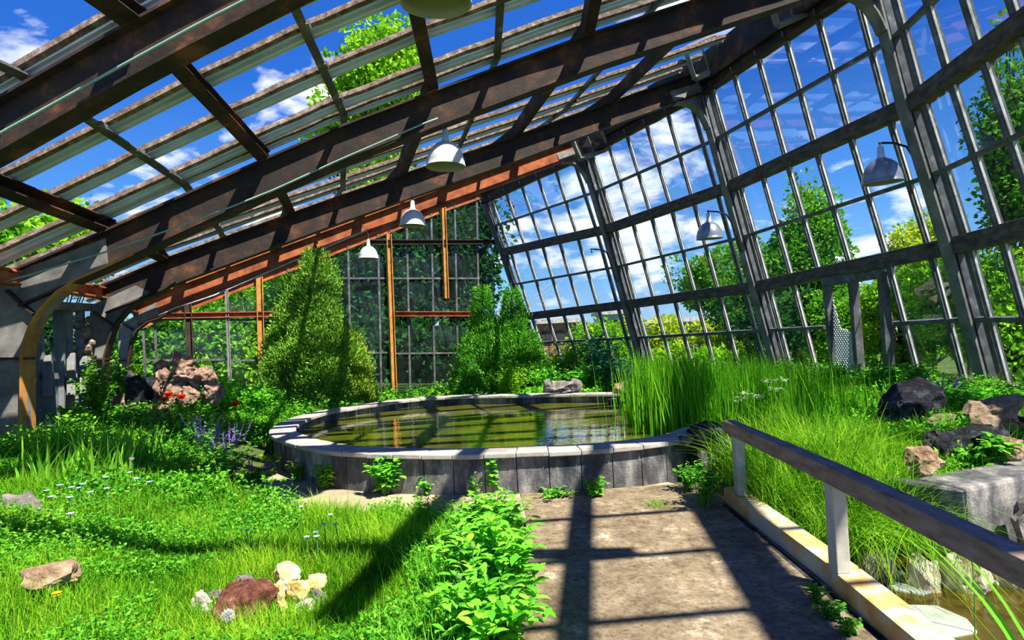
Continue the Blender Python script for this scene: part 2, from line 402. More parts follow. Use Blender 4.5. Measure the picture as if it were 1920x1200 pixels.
# ------------------------------------------------------------------ terrain
def sstep(a, b, x):
    t = min(1, max(0, (x-a)/(b-a))); return t*t*(3-2*t)
POND_C = (-.35, 9.5)
# foot of the tall right wall in plan, near to far
WALL_R = [(6.6, 4.2), (6.9, 8.8), (5.95, 13.6), (3.75, 17.4), (.95, 20.8)]
def wall_dist(x, y):
    best = 9
    for (ax, ay), (bx, by) in zip(WALL_R, WALL_R[1:]):
        dx, dy = bx-ax, by-ay; t = min(1, max(0, ((x-ax)*dx+(y-ay)*dy)/(dx*dx+dy*dy)))
        best = min(best, math.hypot(x-ax-t*dx, y-ay-t*dy))
    return best
RET = [(3.25, 5.15), (3.5, 4.85), (6.9, 6.2)]       # concrete bed corner and its long face
def in_basin(x, y):
    if x < 2.12 or y > 5.3 + max(0, x-3.3)*.4: return 0
    # below the line of the retaining face
    a, b = RET[1], RET[2]
    yl = a[1]+(x-a[0])*(b[1]-a[1])/(b[0]-a[0]) if x > a[0] else 5.3
    return 1 if y < yl+.22 and x < 6.8 else 0
def hgt(x, y):
    n = mnoise.noise(Vector((x*.7, y*.7, 3.3)))*.05+mnoise.noise(Vector((x*2, y*2, 8.3)))*.02
    h = n-.02
    h += .5*sstep(-2.6, -6.2, x)*sstep(1.5, 5, y)*(1-.7*sstep(13, 16.5, y))
    h += .28*math.exp(-((x+5.7)**2+(y-10.8)**2)/1.4)
    if x > 0 or y > 12:
        w = wall_dist(x, y)
        r = .62*sstep(4.2, .9, w)
        if y < 7: r *= sstep(2.1, 3.2, x)
        h += r
        if 2.1 < x < 3.6 and y < 7.2: h += .18*sstep(2.1, 3.0, x)*(1-sstep(3.0, 3.6, x))*(1-sstep(5.5, 7.5, y))
        if x > 2.9 and y < 8:
            yl = RET[1][1]+(x-RET[1][0])*(RET[2][1]-RET[1][1])/(RET[2][0]-RET[1][0]); h = min(h, .27+.14*max(0, y-yl-.3))
    # pond basin stays low
    d = math.hypot((x-POND_C[0])/2.9, (y-POND_C[1])/2.7)
    if d < 1.35: h = h*sstep(1.05, 1.35, d)-.03*(1-sstep(1.05, 1.35, d))
    # corridor of the path
    if -.25 < x < 2.15 and y < 8: h = min(h, -.03)
    if in_basin(x, y): h = -.55+.5*n
    return h
xs = list(np.arange(-60, -9, 3))+list(np.arange(-9, -3, .2))+list(np.arange(-3, 2, .15))+list(np.arange(2, 7.2, .09))+list(np.arange(7.2, 11, .4))+list(np.arange(11, 62, 3))
ys = list(np.arange(-9, 1, 1))+list(np.arange(1, 8, .09))+list(np.arange(8, 22, .25))+list(np.arange(22, 90, 3))
V = [(x, y, hgt(x, y)) for y in ys for x in xs]
nx = len(xs); Fc = [[j*nx+i, j*nx+i+1, (j+1)*nx+i+1, (j+1)*nx+i] for j in range(len(ys)-1) for i in range(nx-1)]
mb = MB(); mb.v = [Vector(v) for v in V]; mb.f = Fc
ground = mb.build('ground', M['soil'], smooth=True, base=(0, 0, 0)); props(ground, kind='structure')

# ------------------------------------------------------------------ path, paving, kerb
mb = MB()
left = [(-.12, 2.0), (-.08, 3.4), (0.0, 4.6), (.05, 5.8), (.0, 6.65)]
right = [(1.98, 6.75), (1.98, 5.6), (1.96, 4.2), (1.94, 3.0), (1.9, 2.0)]
mb.prism([(x, y, 0) for x, y in left+right], (0, 0, .14))
o = mb.build('path', M['path']); o.location.z -= .07-.005
props(o, kind='structure')

outer_px = [(497, 813), (547, 833), (593, 843), (640, 849), (735, 852), (840, 853), (967, 850), (1140, 842), (1280, 828)]
far_px = [(1273, 735), (1120, 735), (973, 738), (870, 740), (773, 745), (690, 756), (640, 763), (590, 771), (548, 782), (515, 796)]
RIM = .45
ring = [G(x, y, RIM) for x, y in outer_px]
far = [G(x, y, RIM) for x, y in far_px]
pe, pf = ring[-1], far[0]
rs = []
for t in (.2, .4, .6, .8):
    a = Vector((pe.x, pe.y)).lerp(Vector((pf.x, pf.y)), t); rs.append(Vector((a.x+.95*math.sin(math.pi*t), a.y, RIM)))
outline = ring+rs+far
def resample(pts, n, closed=True):
    q = pts+[pts[0]] if closed else pts
    L = [0]
    for a, b in zip(q, q[1:]): L.append(L[-1]+(b-a).length)
    out = []
    for k in range(n):
        s = L[-1]*k/(n if closed else n-1); i = max(j for j in range(len(L)-1) if L[j] <= s+1e-9)
        out.append(q[i].lerp(q[i+1], (s-L[i])/max(1e-9, L[i+1]-L[i])))
    return out
NS = 66
outline = resample(outline, NS)
for _ in range(2):
    outline = [(outline[i-1]+outline[i]*2+outline[(i+1) % NS])/4 for i in range(NS)]
cen = sum(outline, Vector((0, 0, 0)))/NS
def inset(pts, d):
    out = []
    n = len(pts)
    for i in range(n):
        t = (pts[(i+1) % n]-pts[i-1]); nn = Vector((-t.y, t.x, 0)).normalized()
        if nn.dot(cen-pts[i]) < 0: nn = -nn
        out.append(pts[i]+nn*d)
    return out
inner = inset(outline, .38)
pond = empty('pond', (cen.x, cen.y, 0), 'round concrete pond with pale coping and murky green water at the end of the path', 'pond')
mb = MB()     # basin wall of upright slabs with joints
n = NS
wall_out = inset(outline, .06); wall_in = inset(outline, .3)
for i in range(n):
    a, b = wall_out[i], wall_out[(i+1) % n]; c, d = wall_in[(i+1) % n], wall_in[i]
    g = (b-a)*.012
    lo, hi = -.12, RIM-.05
    pts = [Vector((p.x, p.y, z)) for z in (lo, hi) for p in (a+g, b-g, c, d)]
    mb.hexa(pts)
mb.build('basin_wall', M['concrete'], pond, bevel=.006)
mb = MB()
for i in range(0, n):
    a, b = outline[i], outline[(i+1) % n]; c, d = inner[(i+1) % n], inner[i]
    g = (b-a)*.01
    jz = random.uniform(-.004, .006)
    pts = [Vector((p.x, p.y, z+jz)) for z in (RIM-.055, RIM) for p in (a+g, b-g, c-g, d+g)]
    mb.hexa(pts)
mb.build('coping', M['coping'], pond, bevel=.01)
mb = MB(); wl = [Vector((p.x, p.y, .27)) for p in inset(outline, .25)]
mb.v = wl; mb.f = [list(range(n))]
mb.build('pond_water', M['pond'], pond)
# paved surround
pav = inset(outline, -.95)
mb = MB()
for i in range(n):
    a, b = pav[i], pav[(i+1) % n]; c, d = outline[(i+1) % n], outline[i]
    mid = (a+b)/2
    if mid.y > 10.4 or mid.x > 2.2: continue
    c = c.lerp(Vector((cen.x, cen.y, c.z)), .04); d = d.lerp(Vector((cen.x, cen.y, d.z)), .04)
    mb.hexa([Vector((p.x, p.y, z)) for z in (-.1, -.004+.0005*(i % 2)) for p in (a, b, c, d)])
o = mb.build('paved_surround', M['paving']); props(o, kind='structure')

# kerb between path and stream, in two stretches meeting at the second railing post
rail = empty('railing', (1.98, 4.5, 0), 'low brown grey metal railing on three posts along the path edge', 'railing')
K0, K1, K2 = Vector((2.06, 6.0, 0)), Vector((2.04, 3.93, 0)), Vector((1.9, 1.6, 0))
mb = MB(); mb.beam(K0+Vector((0, 0, -.12)), K1+Vector((0, 0, -.12)), .17, .52); o1 = mb.build('kerb', M['kerb'], bevel=.012)
mb = MB(); mb.beam(K1+Vector((0, 0, -.13)), K2+Vector((0, 0, -.13)), .19, .52); o2 = mb.build('kerb', M['kerb'], bevel=.012)
props(o1, 'cream rust stained concrete kerb between pond end post and middle railing post', 'kerb')
props(o2, 'cream rust stained concrete kerb from middle railing post along the shallow stream', 'kerb')
for o in (o1, o2): pass
PT = .68
for k, p in enumerate([Vector((2.04, 5.72, 0)), Vector((1.985, 3.9, 0)), Vector((1.86, 1.5, 0))]):
    mb = MB(); mb.beam(p+Vector((0, 0, .13)), p+Vector((0, 0, PT+.02)), .085, .11, (0, 1, 0))
    mb.build('post', M['railpost'], rail, bevel=.006)
for a, b in [((2.04, 5.95), (1.985, 3.86)), ((1.985, 3.86), (1.82, 1.2))]:
    mb = MB(); mb.beam(Vector((*a, PT+.055)), Vector((*b, PT+.055)), .115, .115)
    mb.build('top_rail', M['rail'], rail, bevel=.008)
# drainage lip beside kerb on the path side
mb = MB(); mb.beam((1.935, 5.9, -.02), (1.84, 1.7, -.02), .07, .05)
o = mb.build('trim_1', M['concrete'], bevel=.01); props(o, kind='structure')

# stream water with pale slabs
mb = MB(); mb.v = [Vector(p) for p in [(2.1, 1.2, -.3), (6.4, 1.2, -.3), (6.4, 6.0, -.3), (3.6, 5.2, -.3), (2.1, 5.2, -.3)]]; mb.f = [[0, 1, 2, 3, 4]]
o = mb.build('water', M['stream']); props(o, kind='structure')

# retaining bed
mb = MB()
a, b = Vector((3.5, 4.85, 0)), Vector((6.9, 6.2, 0)); nrm = Vector((-(b-a).y, (b-a).x, 0)).normalized()
c = Vector((3.2, 5.25, 0))
mb.hexa([Vector((p.x, p.y, z)) for z in (-.7, .34) for p in (a, b, b+nrm*.42, a+nrm*.42)])
mb.hexa([Vector((p.x, p.y, z)) for z in (-.7, .335) for p in (c+Vector((-.05, 0, 0)), a, a+nrm*.42, c+nrm*.3)])
o = mb.build('retaining_wall', M['concrete'], bevel=.03)
props(o, 'grey concrete retaining wall with rough corner above the stream', 'retaining wall')

# ------------------------------------------------------------------ portal frames
def lin(nodes, x):
    for (a, ya), (b, yb) in zip(nodes, nodes[1:]):
        if x <= b or b == nodes[-1][0]: return ya+(yb-ya)*(x-a)/(b-a)
RN = {
 1: [(-420, 470), (-160, 335), (0, 248), (233, 115), (353, 50), (547, -50), (775, -160), (2098, -575)],
 2: [(30, 545), (200, 472), (420, 372), (640, 275), (823, 205), (1117, 97), (1280, 44), (1440, -8), (1640, -72)],
 3: [(190, 565), (333, 505), (640, 393), (763, 350), (967, 280), (1140, 217), (1315, 155)],
 4: [(250, 592), (333, 557), (483, 500), (682, 426), (885, 350), (1092, 274)],
}
PL = {1: (plan(-160, 335, 5.9), plan(775, -160, 5.2)), 2: (plan(30, 545, 8.0), plan(1640, -72, 8.8)),
      3: (plan(197, 565, 10.6), plan(1315, 155, 13.6)), 4: (plan(245, 592, 14.0), plan(1092, 274, 17.4)),
      5: (plan(297, 600, 16.3), plan(905, 372, 20.8))}
def onR(i, px):
    return plane(px, lin(RN[i], px), *PL[i])
RF = {i: [onR(i, x) for x, _ in RN[i]] for i in RN}
PN = {1: ((905, 372), (943, 473), (983, 594), (1016, 689), 20.8), 2: ((1092, 285), (1138, 430), (1177, 571), (1210, 690), 17.4),
      3: ((1315, 165), (1368, 351), (1420, 538), (1462, 694), 13.6), 4: ((1640, -60), (1708, 197), (1790, 461), (1860, 726), 8.8)}
PIL = {i: [P(x, y, v[4]) for x, y in v[:4]] for i, v in PN.items()}
PIL[5] = [Vector((4.85, 4.9, 6.6)), Vector((5.4, 4.9, 4.78)), Vector((6.0, 4.9, 2.72)), Vector((6.6, 4.9, .45))]
def side_of(i):
    a, b = PL[i]; return Vector((-(b[1]-a[1]), b[0]-a[0], 0)).normalized()

names = {1: 'nearest rusty steel portal frame passing out of the top of the view', 2: 'rusty portal frame with the green cable and the large lamp at mid span',
         3: 'rusty portal frame second beyond the pond rim holding the middle pendant lamp', 4: 'far rusty portal frame with red lit web just before the end wall'}
FR = {}
GUS = {2: ([(0, 672), (-12, 560), (5, 520), (115, 492), (118, 560), (88, 590), (66, 620), (55, 645), (52, 672)],
           [(52, 835), (52, 672), (55, 645), (66, 615), (85, 583), (116, 550), (150, 527), (205, 503), (260, 478)],
           [(-6, 672), (52, 672), (58, 850), (-6, 850)], [(20, 545), (70, 590)], [(-8, 672), (56, 672)],
           [(5, 520), (200, 447), (205, 503), (150, 527), (115, 552), (112, 500)]),
       3: ([(176, 673), (168, 600), (172, 573), (215, 556), (238, 560), (238, 588), (220, 607), (207, 640), (199, 673)],
           [(199, 770), (199, 673), (207, 640), (220, 607), (240, 583), (267, 563), (292, 555), (333, 527)],
           [(164, 673), (199, 673), (201, 800), (166, 800)], [(180, 585), (216, 611)], [(164, 673), (202, 673)],
           [(172, 573), (255, 535), (292, 553), (267, 563), (240, 585), (215, 590)]),
       4: ([(224, 676), (222, 625), (226, 610), (262, 610), (256, 622), (247, 640), (243, 676)],
           [(243, 760), (243, 676), (247, 640), (257, 620), (277, 604), (300, 596), (333, 578)],
           [(218, 676), (243, 676), (244, 790), (219, 790)], [(227, 604), (256, 622)], [(218, 676), (245, 676)],
           [(226, 610), (292, 567), (300, 596), (277, 604), (258, 620)])}
ARCR = {2: [(1102, 280)], }
for i in (1, 2, 3, 4):
    A, B = PL[i]; sd = side_of(i)
    base = RF[i][0].copy(); base.z = .4
    fr = empty('portal_frame', base, names[i], 'steel frame'); FR[i] = fr
    mb = MB(); mb.sweep(I_PROF(.22, .48, .03, .03), RF[i], sd)
    mb.build('rafter', M['rust'] if i < 4 else M['rust_red'], fr)
    if i in GUS:
        plate, arc, post, st, ln, hn = GUS[i]
        mb = MB(); mb.prism([plane(x, y, A, B) for x, y in plate], sd*.05); mb.prism([plane(x, y, A, B) for x, y in hn], sd*.052)
        mb.build('haunch', M['steel'], fr)
        mb = MB(); mb.sweep([(-.13, -.014), (.13, -.014), (.13, .014), (-.13, .014)], [plane(x, y, A, B) for x, y in arc], sd)
        mb.build('curved_flange', M['ochre'] if i == 2 else M['rust'], fr)
        mb = MB(); mb.prism([plane(x, y, A, B) for x, y in post], sd*.05)
        x0, y0 = post[0]; x3, y3 = post[3]
        mb.beam(plane(x0, y0, A, B), plane(x3, y3, A, B), .2, .03, sd.cross(Vector((0, 0, 1))))
        mb.build('left_post', M['steel'], fr)
        for q in (st, ln):
            mb = MB(); mb.beam(plane(*q[0], A, B), plane(*q[1], A, B), .2, .03)
            mb.build('stiffener', M['rust'], fr)
    # leaning post of the tall wall
    pi = {1: 5, 2: 4, 3: 3, 4: 2}[i]
    pts = PIL[pi]; top = RF[i][-1]
    sdw = Vector((0, 1, 0)) if i == 1 else sd
    mb = MB(); mb.sweep(I_PROF(.2, .3, .035, .04), [top]+pts[1:3]+[pts[3]+(pts[3]-pts[2]).normalized()*.35], sdw)
    mb.build('leaning_post', M['steel'], fr)
    # knee plate in the corner
    a, b = top, pts[1]; u = (RF[i][-2]-top).normalized(); v = (b-top).normalized()
    k = 1.0 if i != 1 else .8
    n_ = (v-u*u.dot(v)).normalized(); m_ = (u-v*u.dot(v)).normalized()
    pA, pB, pC = top+u*.85+n_*.25, top+v*1.05+m_*.16, top+n_*.26+m_*.17
    arcp = [pA*(1-t)**2+(pC+m_*.1+n_*.1)*2*t*(1-t)+pB*t**2 for t in [q/9 for q in range(10)]]
    mb = MB(); mb.prism([pA-n_*.3]+arcp+[pB-m_*.2, top], sdw*.05)
    mb.sweep([(-.11, -.014), (.11, -.014), (.11, .014), (-.11, .014)], arcp, sdw)
    mb.beam(top+n_*.1+m_*.1, arcp[5], .16, .02)
    mb.build('knee_plate', M['steel'], fr)
# end of the tall wall: corner post of the end wall
p = PIL[1]
mb = MB(); mb.sweep(I_PROF(.2, .26, .035, .04), p[:3]+[p[3]+Vector((.08, 0, -.3))], Vector((0, 1, 0)))
o = mb.build('corner_post', M['steel']); props(o, 'grey leaning corner post where the tall glass wall meets the end wall', 'post')

# ------------------------------------------------------------------ roof members
ST = {1: [-420, -172, 45, 261, 499, 737, 960, 1190, 1420, 1650, 2090], 2: [36, 205, 350, 500, 648, 815, 935, 1105, 1240, 1370, 1630],
      3: [192, 310, 415, 548, 645, 757, 863, 970, 1060, 1150, 1310], 4: [252, 344, 433, 522, 600, 677, 756, 836, 903, 970, 1088]}
ST3 = {i: [onR(i, x)+Vector((0, 0, .24)) for x in ST[i]] for i in ST}
ST3[0] = []
for k, (p1, p2) in enumerate(zip(ST3[1], ST3[2])):
    d = (p1-p2); d.z = 0; d.normalize(); ST3[0].append(p1+d*3.4+Vector((-.05*k, -.04*k, 0)))
ST3[-1] = [p+(p-q)*1.0 for p, q in zip(ST3[0], ST3[1])]
BAY = {(1, 2): 'in the near bay', (2, 3): 'in the bay beside the large lamp', (3, 4): 'in the narrow far bay', (0, 1): 'in the bay overhead', (-1, 0): 'in the rearmost bay'}
ORD = ['lowest', 'second lowest', 'third lowest', 'fourth lowest', 'fifth lowest', 'sixth lowest']
def up_n(i, j, k):
    a = ST3[i][k+1]-ST3[i][k-1] if 0 < k < 10 else ST3[i][1]-ST3[i][0]
    b = ST3[j][k]-ST3[i][k]; n_ = a.cross(b).normalized(); return n_ if n_.z > 0 else -n_
for (i, j) in [(1, 2), (2, 3), (3, 4), (0, 1), (-1, 0)]:
    for m_, k in enumerate({0: (1, 3, 8), -1: ()}.get(i, (1, 3, 5, 7, 9))):  # last overhead purlin is unseen, set to cast the grass shadow
        a, b = ST3[i][k], ST3[j][k]; un = up_n(i, j, k)
        mb = MB(); d = (b-a).normalized()
        s_ = d.cross(un).normalized()
        w = .16 if i > 0 else .2
        mb.sweep([(-w/2, 0), (w/2, 0), (w/2, .015), (-w/2+.015, .015), (-w/2+.015, .17), (w/2, .17), (w/2, .185), (-w/2, .185)], [a-d*.08, b+d*.08], s_)
        o = mb.build('purlin', M['rust'])
        props(o, f'{ORD[m_]} dark rusty roof purlin {BAY[(i, j)]}', 'roof beam', 'dark roof purlins')
    for m_, k in enumerate((2, 4, 6, 8) if i else (2,)):
        if i < 0 : continue
        a, b = ST3[i][k]+Vector((0, 0, .16)), ST3[j][k]+Vector((0, 0, .16)); un = up_n(i, j, k); d = (b-a).normalized(); s_ = d.cross(un).normalized()
        mb = MB(); mb.sweep([(-.05, 0), (.05, 0), (.05, .02), (.012, .02), (.012, .07), (-.012, .07), (-.012, .02), (-.05, .02)], [a, b], s_)
        for t in (.15, .38, .62, .86):
            p = a.lerp(b, t); mb.beam(p+s_*.05-d*.05, p+s_*.05+d*.05, .05, .05)
        o = mb.build('roof_tee_bar', M['bar'])
        props(o, f'{ORD[m_]} thin grey tee bar between purlins {BAY[(i, j)]}', 'roof bar', 'thin roof tee bars')
for (i, j) in [(1, 2), (2, 3), (3, 4)]:
    a, c_ = ST3[i][10], ST3[j][10]; d = (c_-a).normalized()
    mb = MB(); mb.beam(a+Vector((.02, 0, .0)), c_+Vector((.02, 0, .0)), .16, .62)
    o = mb.build('ridge_fascia', M['rust']); props(o, f"dark ridge fascia closing the roof channels {BAY[(i, j)]}", 'roof beam', 'ridge fascias')
SL = {(1, 2): [.03, .29, .46, .71, .95], (2, 3): [.06, .3, .52, .76, .95], (3, 4): [.1, .36, .62, .88], (0, 1): [.3]}
KTH = ['first', 'second', 'third', 'fourth', 'fifth']
for (i, j), ss in SL.items():
    for m_, s_ in enumerate(ss):
        pts = []
        for k in range(11):
            p = ST3[i][k].lerp(ST3[j][k], s_); pts.append(p+up_n(i, j, k)*.26)
        pts = [pts[0]+(pts[0]-pts[1]).normalized()*.6]+pts
        pts = [p+Vector((0, 0, random.uniform(-.012, .012))) for p in pts]
        sd = (ST3[j][5]-ST3[i][5]).normalized()
        g = empty('roof_glazing_channel', pts[5], f'{KTH[m_]} aluminium roof channel behind the nearer frame {BAY[(i, j)]}', 'roof channel', 'ribbed roof glazing channels')
        mb = MB(); mb.sweep([(-.092, .0), (-.074, -.04), (-.07, -.04), (-.062, -.012), (-.02, -.012), (-.014, -.06), (.02, -.06), (.026, -.012), (.068, -.012), (.078, -.035), (.092, -.035), (.092, .012), (-.092, .03)], pts, sd)
        mb.build('channel', M['alu'], g)
        d_ = (pts[6]-pts[5]).normalized(); y_ = sd.cross(d_); ps = -1
        mb = MB(); q = [p+Vector((0, 0, random.uniform(-.008, .008))) for p in resample(pts, 40, False)]
        mb.sweep([(ps*.09, -.03), (ps*.14, -.015), (ps*.136, .05), (ps*.09, .05)], q, sd)
        mb.build('putty_strip', M['putty'], g)
p, r = Vector((3.76, 4.6, 6.6)), Vector((3.02, -1.0, 6.6))
mb = MB(); mb.sweep(I_PROF(.17, .14, .02, .02), [p, r], (r-p).normalized().cross(Vector((0, 0, 1)))); o = mb.build('ridge_beam', M['rust'])  # not a ridge: unseen beam added to cast the long path stripe
props(o, 'brown beam added unseen overhead to cast the long shadow along the path', 'roof beam')
mb = MB(); mb.beam((4.58, -.3, 7.0), (5.02, 3.3, 7.0), .42, .05); o = mb.build('shade_board', M['wood'])  # unseen board added to shade the path edge by the kerb
props(o, 'wide unseen board added above the railing to shade the path edge', 'board')
for k, y in enumerate([2.94, 1.91, .91, -.1]):
    mb = MB(); mb.beam((2.35, y+.08, 5.95), (5.7, y-.12, 7.0), .06, .07); o = mb.build('roof_tee_bar', M['bar'])  # unseen bars added to cast the cross shadows on the path
    props(o, f'{ORD[3-k]} thin unseen bar counted from the rear, added to cast path shadows', 'roof bar', 'thin roof tee bars')
# eave beams between frames on the low side
for i, j, nm in [(1, 2, 'near'), (2, 3, 'middle'), (3, 4, 'far')]:
    a, b = ST3[i][0]+Vector((0, 0, -.1)), ST3[j][0]+Vector((0, 0, -.1))
    mb = MB(); d = (b-a).normalized(); mb.sweep(I_PROF(.18, .2, .03, .03), [a, b], d.cross(Vector((0, 0, 1))))
    o = mb.build('eave_beam', M['rust_red']); props(o, f'red brown eave beam at the low side of the roof in the {nm} bay', 'roof beam')
# ridge beams along the knees
for a, b, nm in [(5, 4, 'nearest bay'), (4, 3, 'bay holding the double door'), (3, 2, 'middle bay'), (2, 1, 'far bay')]:
    mb = MB(); d = (PIL[b][0]-PIL[a][0]).normalized()
    mb.sweep(I_PROF(.22, .34, .03, .03), [PIL[a][0]-Vector((0, 0, .02)), PIL[b][0]-Vector((0, 0, .02))], d.cross(Vector((0, 0, 1))))
    o = mb.build('ridge_beam', M['rust']); props(o, f'brown ridge beam above the tall glass wall in the {nm}', 'roof beam')
# tilted open vent boxes at the ridge
for (px, py, d, nm) in [(1322, 108, 12.9, 'above the middle wall post'), (1104, 262, 16.6, 'above the far wall post'), (1480, 6, 10.2, 'near the top edge of the roof')]:
    c = P(px, py, d); s_ = d/13.0*.33
    zx = Vector((-.2, -.75, -.6)).normalized(); xx_ = Vector((.9, -.1, .42)); xx_ = (xx_-zx*xx_.dot(zx)).normalized(); yy_ = zx.cross(xx_)
    ax = Matrix((xx_, yy_, zx)).transposed()
    g = empty('vent_window', c, f'small open grey framed roof vent {nm}', 'vent')
    q = [ax @ Vector((x*s_, y*s_, 0)) for x, y in [(-1, -1), (1, -1), (1, 1), (-1, 1)]]
    mb = MB()
    for k in range(4): mb.beam(c+q[k], c+q[(k+1) % 4], .09, .2, ax @ Vector((0, 0, 1)))
    mb.beam((c+q[0]+c+q[1])/2, (c+q[2]+c+q[3])/2, .03, .05, ax @ Vector((0, 0, 1)))
    mb.build('frame', M['steel'], g)
    mb = MB(); mb.v = [c+x for x in q]; mb.f = [[0, 1, 2, 3]]; mb.build('pane', M['glass'], g)

# ------------------------------------------------------------------ tall leaning glass wall
BN = {(2, 1): 'far bay', (3, 2): 'middle bay', (4, 3): 'door bay', (5, 4): 'nearest bay'}
wn = 0
def bil(q, u, v): return q[0].lerp(q[1], u).lerp(q[3].lerp(q[2], u), v)
for (a, b), bn in BN.items():
    for tier in range(3):
        lt, rt, rb, lb = PIL[b][tier], PIL[a][tier], PIL[a][tier+1], PIL[b][tier+1]
        q = [lt, rt, rb, lb]
        nrm = (rt-lt).cross(lb-lt).normalized()
        if nrm.y > 0 and nrm.x > 0: nrm = -nrm
        wn += 1
        base = lb.copy()
        w = empty(f'window_{wn}', base, None, None, kind='structure')
        vf = {0: .52, 1: .5, 2: .52}[tier]
        us = [(k+.5)/6 for k in range(6)]
        if (a, b) == (4, 3) and tier == 2: us = [us[0], us[1], us[4], us[5]]
        mb = MB()
        for u in us:
            mb.beam(bil(q, u, 0), bil(q, u, 1), .046, .11, nrm)
        pt = MB(); wd_ = (rt-lt).normalized()
        for u in us:
            for s_ in (-.034, .034): pt.beam(bil(q, u, .01)+wd_*s_, bil(q, u, .99)+wd_*s_, .016, .03, nrm)
        pt.build('lit_putty_edge', M['white_paint'], w)  # pale putty strips paint in light scattered along the mullion edges
        for u in (.015, .985): mb.beam(bil(q, u, 0), bil(q, u, 1), .05, .09, nrm)
        if (a, b) == (4, 3) and tier == 2:
            mb.beam(bil(q, 0, vf), bil(q, .37, vf), .065, .1, nrm); mb.beam(bil(q, .67, vf), bil(q, 1, vf), .065, .1, nrm)
        else:
            mb.beam(bil(q, 0, vf), bil(q, 1, vf), .065, .1, nrm)
        mb.build('frame', M['bar'], w)
        mb = MB(); k0 = [0]+us+[1]
        for u0, u1 in zip(k0, k0[1:]):
            if (a, b) == (4, 3) and tier == 2 and u1-u0 > .3: continue
            for v0, v1 in ((.03, vf), (vf, .99)):
                kk = len(mb.v); off = nrm*random.uniform(-.004, .004)
                mb.v += [bil(q, u0, v0)+off, bil(q, u1, v0)+off, bil(q, u1, v1)+off, bil(q, u0, v1)+off]; mb.f.append([kk, kk+1, kk+2, kk+3])
        mb.build('glass', M['glass'], w)
    for lv, nm in ((1, 'upper'), (2, 'lower')):
        p, r = PIL[b][lv], PIL[a][lv]
        mb = MB(); mb.beam(p, r, .2, .24)
        o = mb.build('wall_girt', M['girt'], bevel=.01); props(o, f'{nm} brown grey horizontal girt of the tall glass wall in the {bn}', 'wall beam')
    p, r = PIL[b][3], PIL[a][3]
    mb = MB(); mb.beam(p+Vector((0, 0, -.3)), r+Vector((0, 0, -.3)), .34, .7)
    o = mb.build('wall_plinth', M['paving']); props(o, f'low concrete plinth under the tall glass wall in the {bn}', 'plinth')

# double doorway standing upright under the lower girt
A4, A3 = PIL[4], PIL[3]
ua, ub = .36, .68
t0 = A3[2].lerp(A4[2], ua); t1 = A3[2].lerp(A4[2], ub)
inw = Vector((-1, -.12, 0)).normalized()
def dpt(px, py, d): return P(px, py, d)
dl, dm, dr = 11.35, 10.75, 10.15
door = empty('door_1', P(1600, 705, dm), None, None, kind='structure')
J = [((1550, 528), (1566, 702), dl), ((1599, 520), (1613, 705), dm), ((1655, 510), (1668, 706), dr)]
for k, (a, b, d) in enumerate(J):
    mb = MB(); mb.beam(P(*a, d), P(*b, d), .13, .12, (0, 1, 0)); mb.build('jamb', M['bar'], door)
mb = MB(); mb.beam(P(1545, 530, dl), P(1660, 511, dr), .12, .16); mb.beam(P(1560, 705, dl), P(1668, 708, dr), .14, .12); mb.build('lintel', M['bar'], door)
# chain link panels, torn
def meshpanel(name, polyg, dfun, mt, step=.055, r=.004):
    pl = [P(x, y, dfun(x)) for x, y in polyg]
    o0 = pl[0]; e1 = (pl[1]-pl[0]); nn = e1.cross(pl[2]-pl[0]).normalized(); ez = Vector((0, 0, 1)); ex = ez.cross(nn).normalized(); ez = nn.cross(ex).normalized()
    if ez.z < 0: ez = -ez
    uv = [((p-o0).dot(ex), (p-o0).dot(ez)) for p in pl]
    u0, u1 = min(x for x, _ in uv), max(x for x, _ in uv); v0, v1 = min(y for _, y in uv), max(y for _, y in uv)
    mb = MB()
    def clip(a, b):
        ts = []
        for (x0, y0), (x1, y1) in zip(uv, uv[1:]+uv[:1]):
            dx, dy = b[0]-a[0], b[1]-a[1]; ex_, ey_ = x1-x0, y1-y0; den = dx*ey_-dy*ex_
            if abs(den) < 1e-9: continue
            t = ((x0-a[0])*ey_-(y0-a[1])*ex_)/den; s_ = ((x0-a[0])*dy-(y0-a[1])*dx)/den
            if 0 <= s_ <= 1 and 0 <= t <= 1: ts.append(t)
        ts.sort(); return list(zip(ts[::2], ts[1::2]))
    span = (u1-u0)+(v1-v0)
    c = -span
    while c < span:
        for sg in (1, -1):
            a = (u0+c, v0) if sg > 0 else (u0+c+span, v0); b = (a[0]+sg*(v1-v0)*.8, v1)
            for t0_, t1_ in clip(a, b):
                pa = o0+ex*(a[0]+(b[0]-a[0])*t0_)+ez*(a[1]+(b[1]-a[1])*t0_); pb = o0+ex*(a[0]+(b[0]-a[0])*t1_)+ez*(a[1]+(b[1]-a[1])*t1_)
                if (pb-pa).length > .01: mb.beam(pa, pb, r*2, r*2)
        c += step
    return mb.build(name, mt, door)
dd = lambda x: dl+(dm-dl)*(x-1557)/(1605-1557)
meshpanel('wire_panel', [(1556, 540), (1577, 616), (1604, 622), (1611, 700), (1568, 700)], dd, M['wire'], .06, .008)
dd2 = lambda x: dr-.0*(x-1660)
meshpanel('wire_panel', [(1659, 535), (1682, 628), (1676, 700), (1668, 702)], dd2, M['putty'], .06, .008)
mb = MB(); mb.tube([P(1612, 588, dm), P(1658, 586, dr)], .008); mb.build('cross_wire', M['dark'], door)

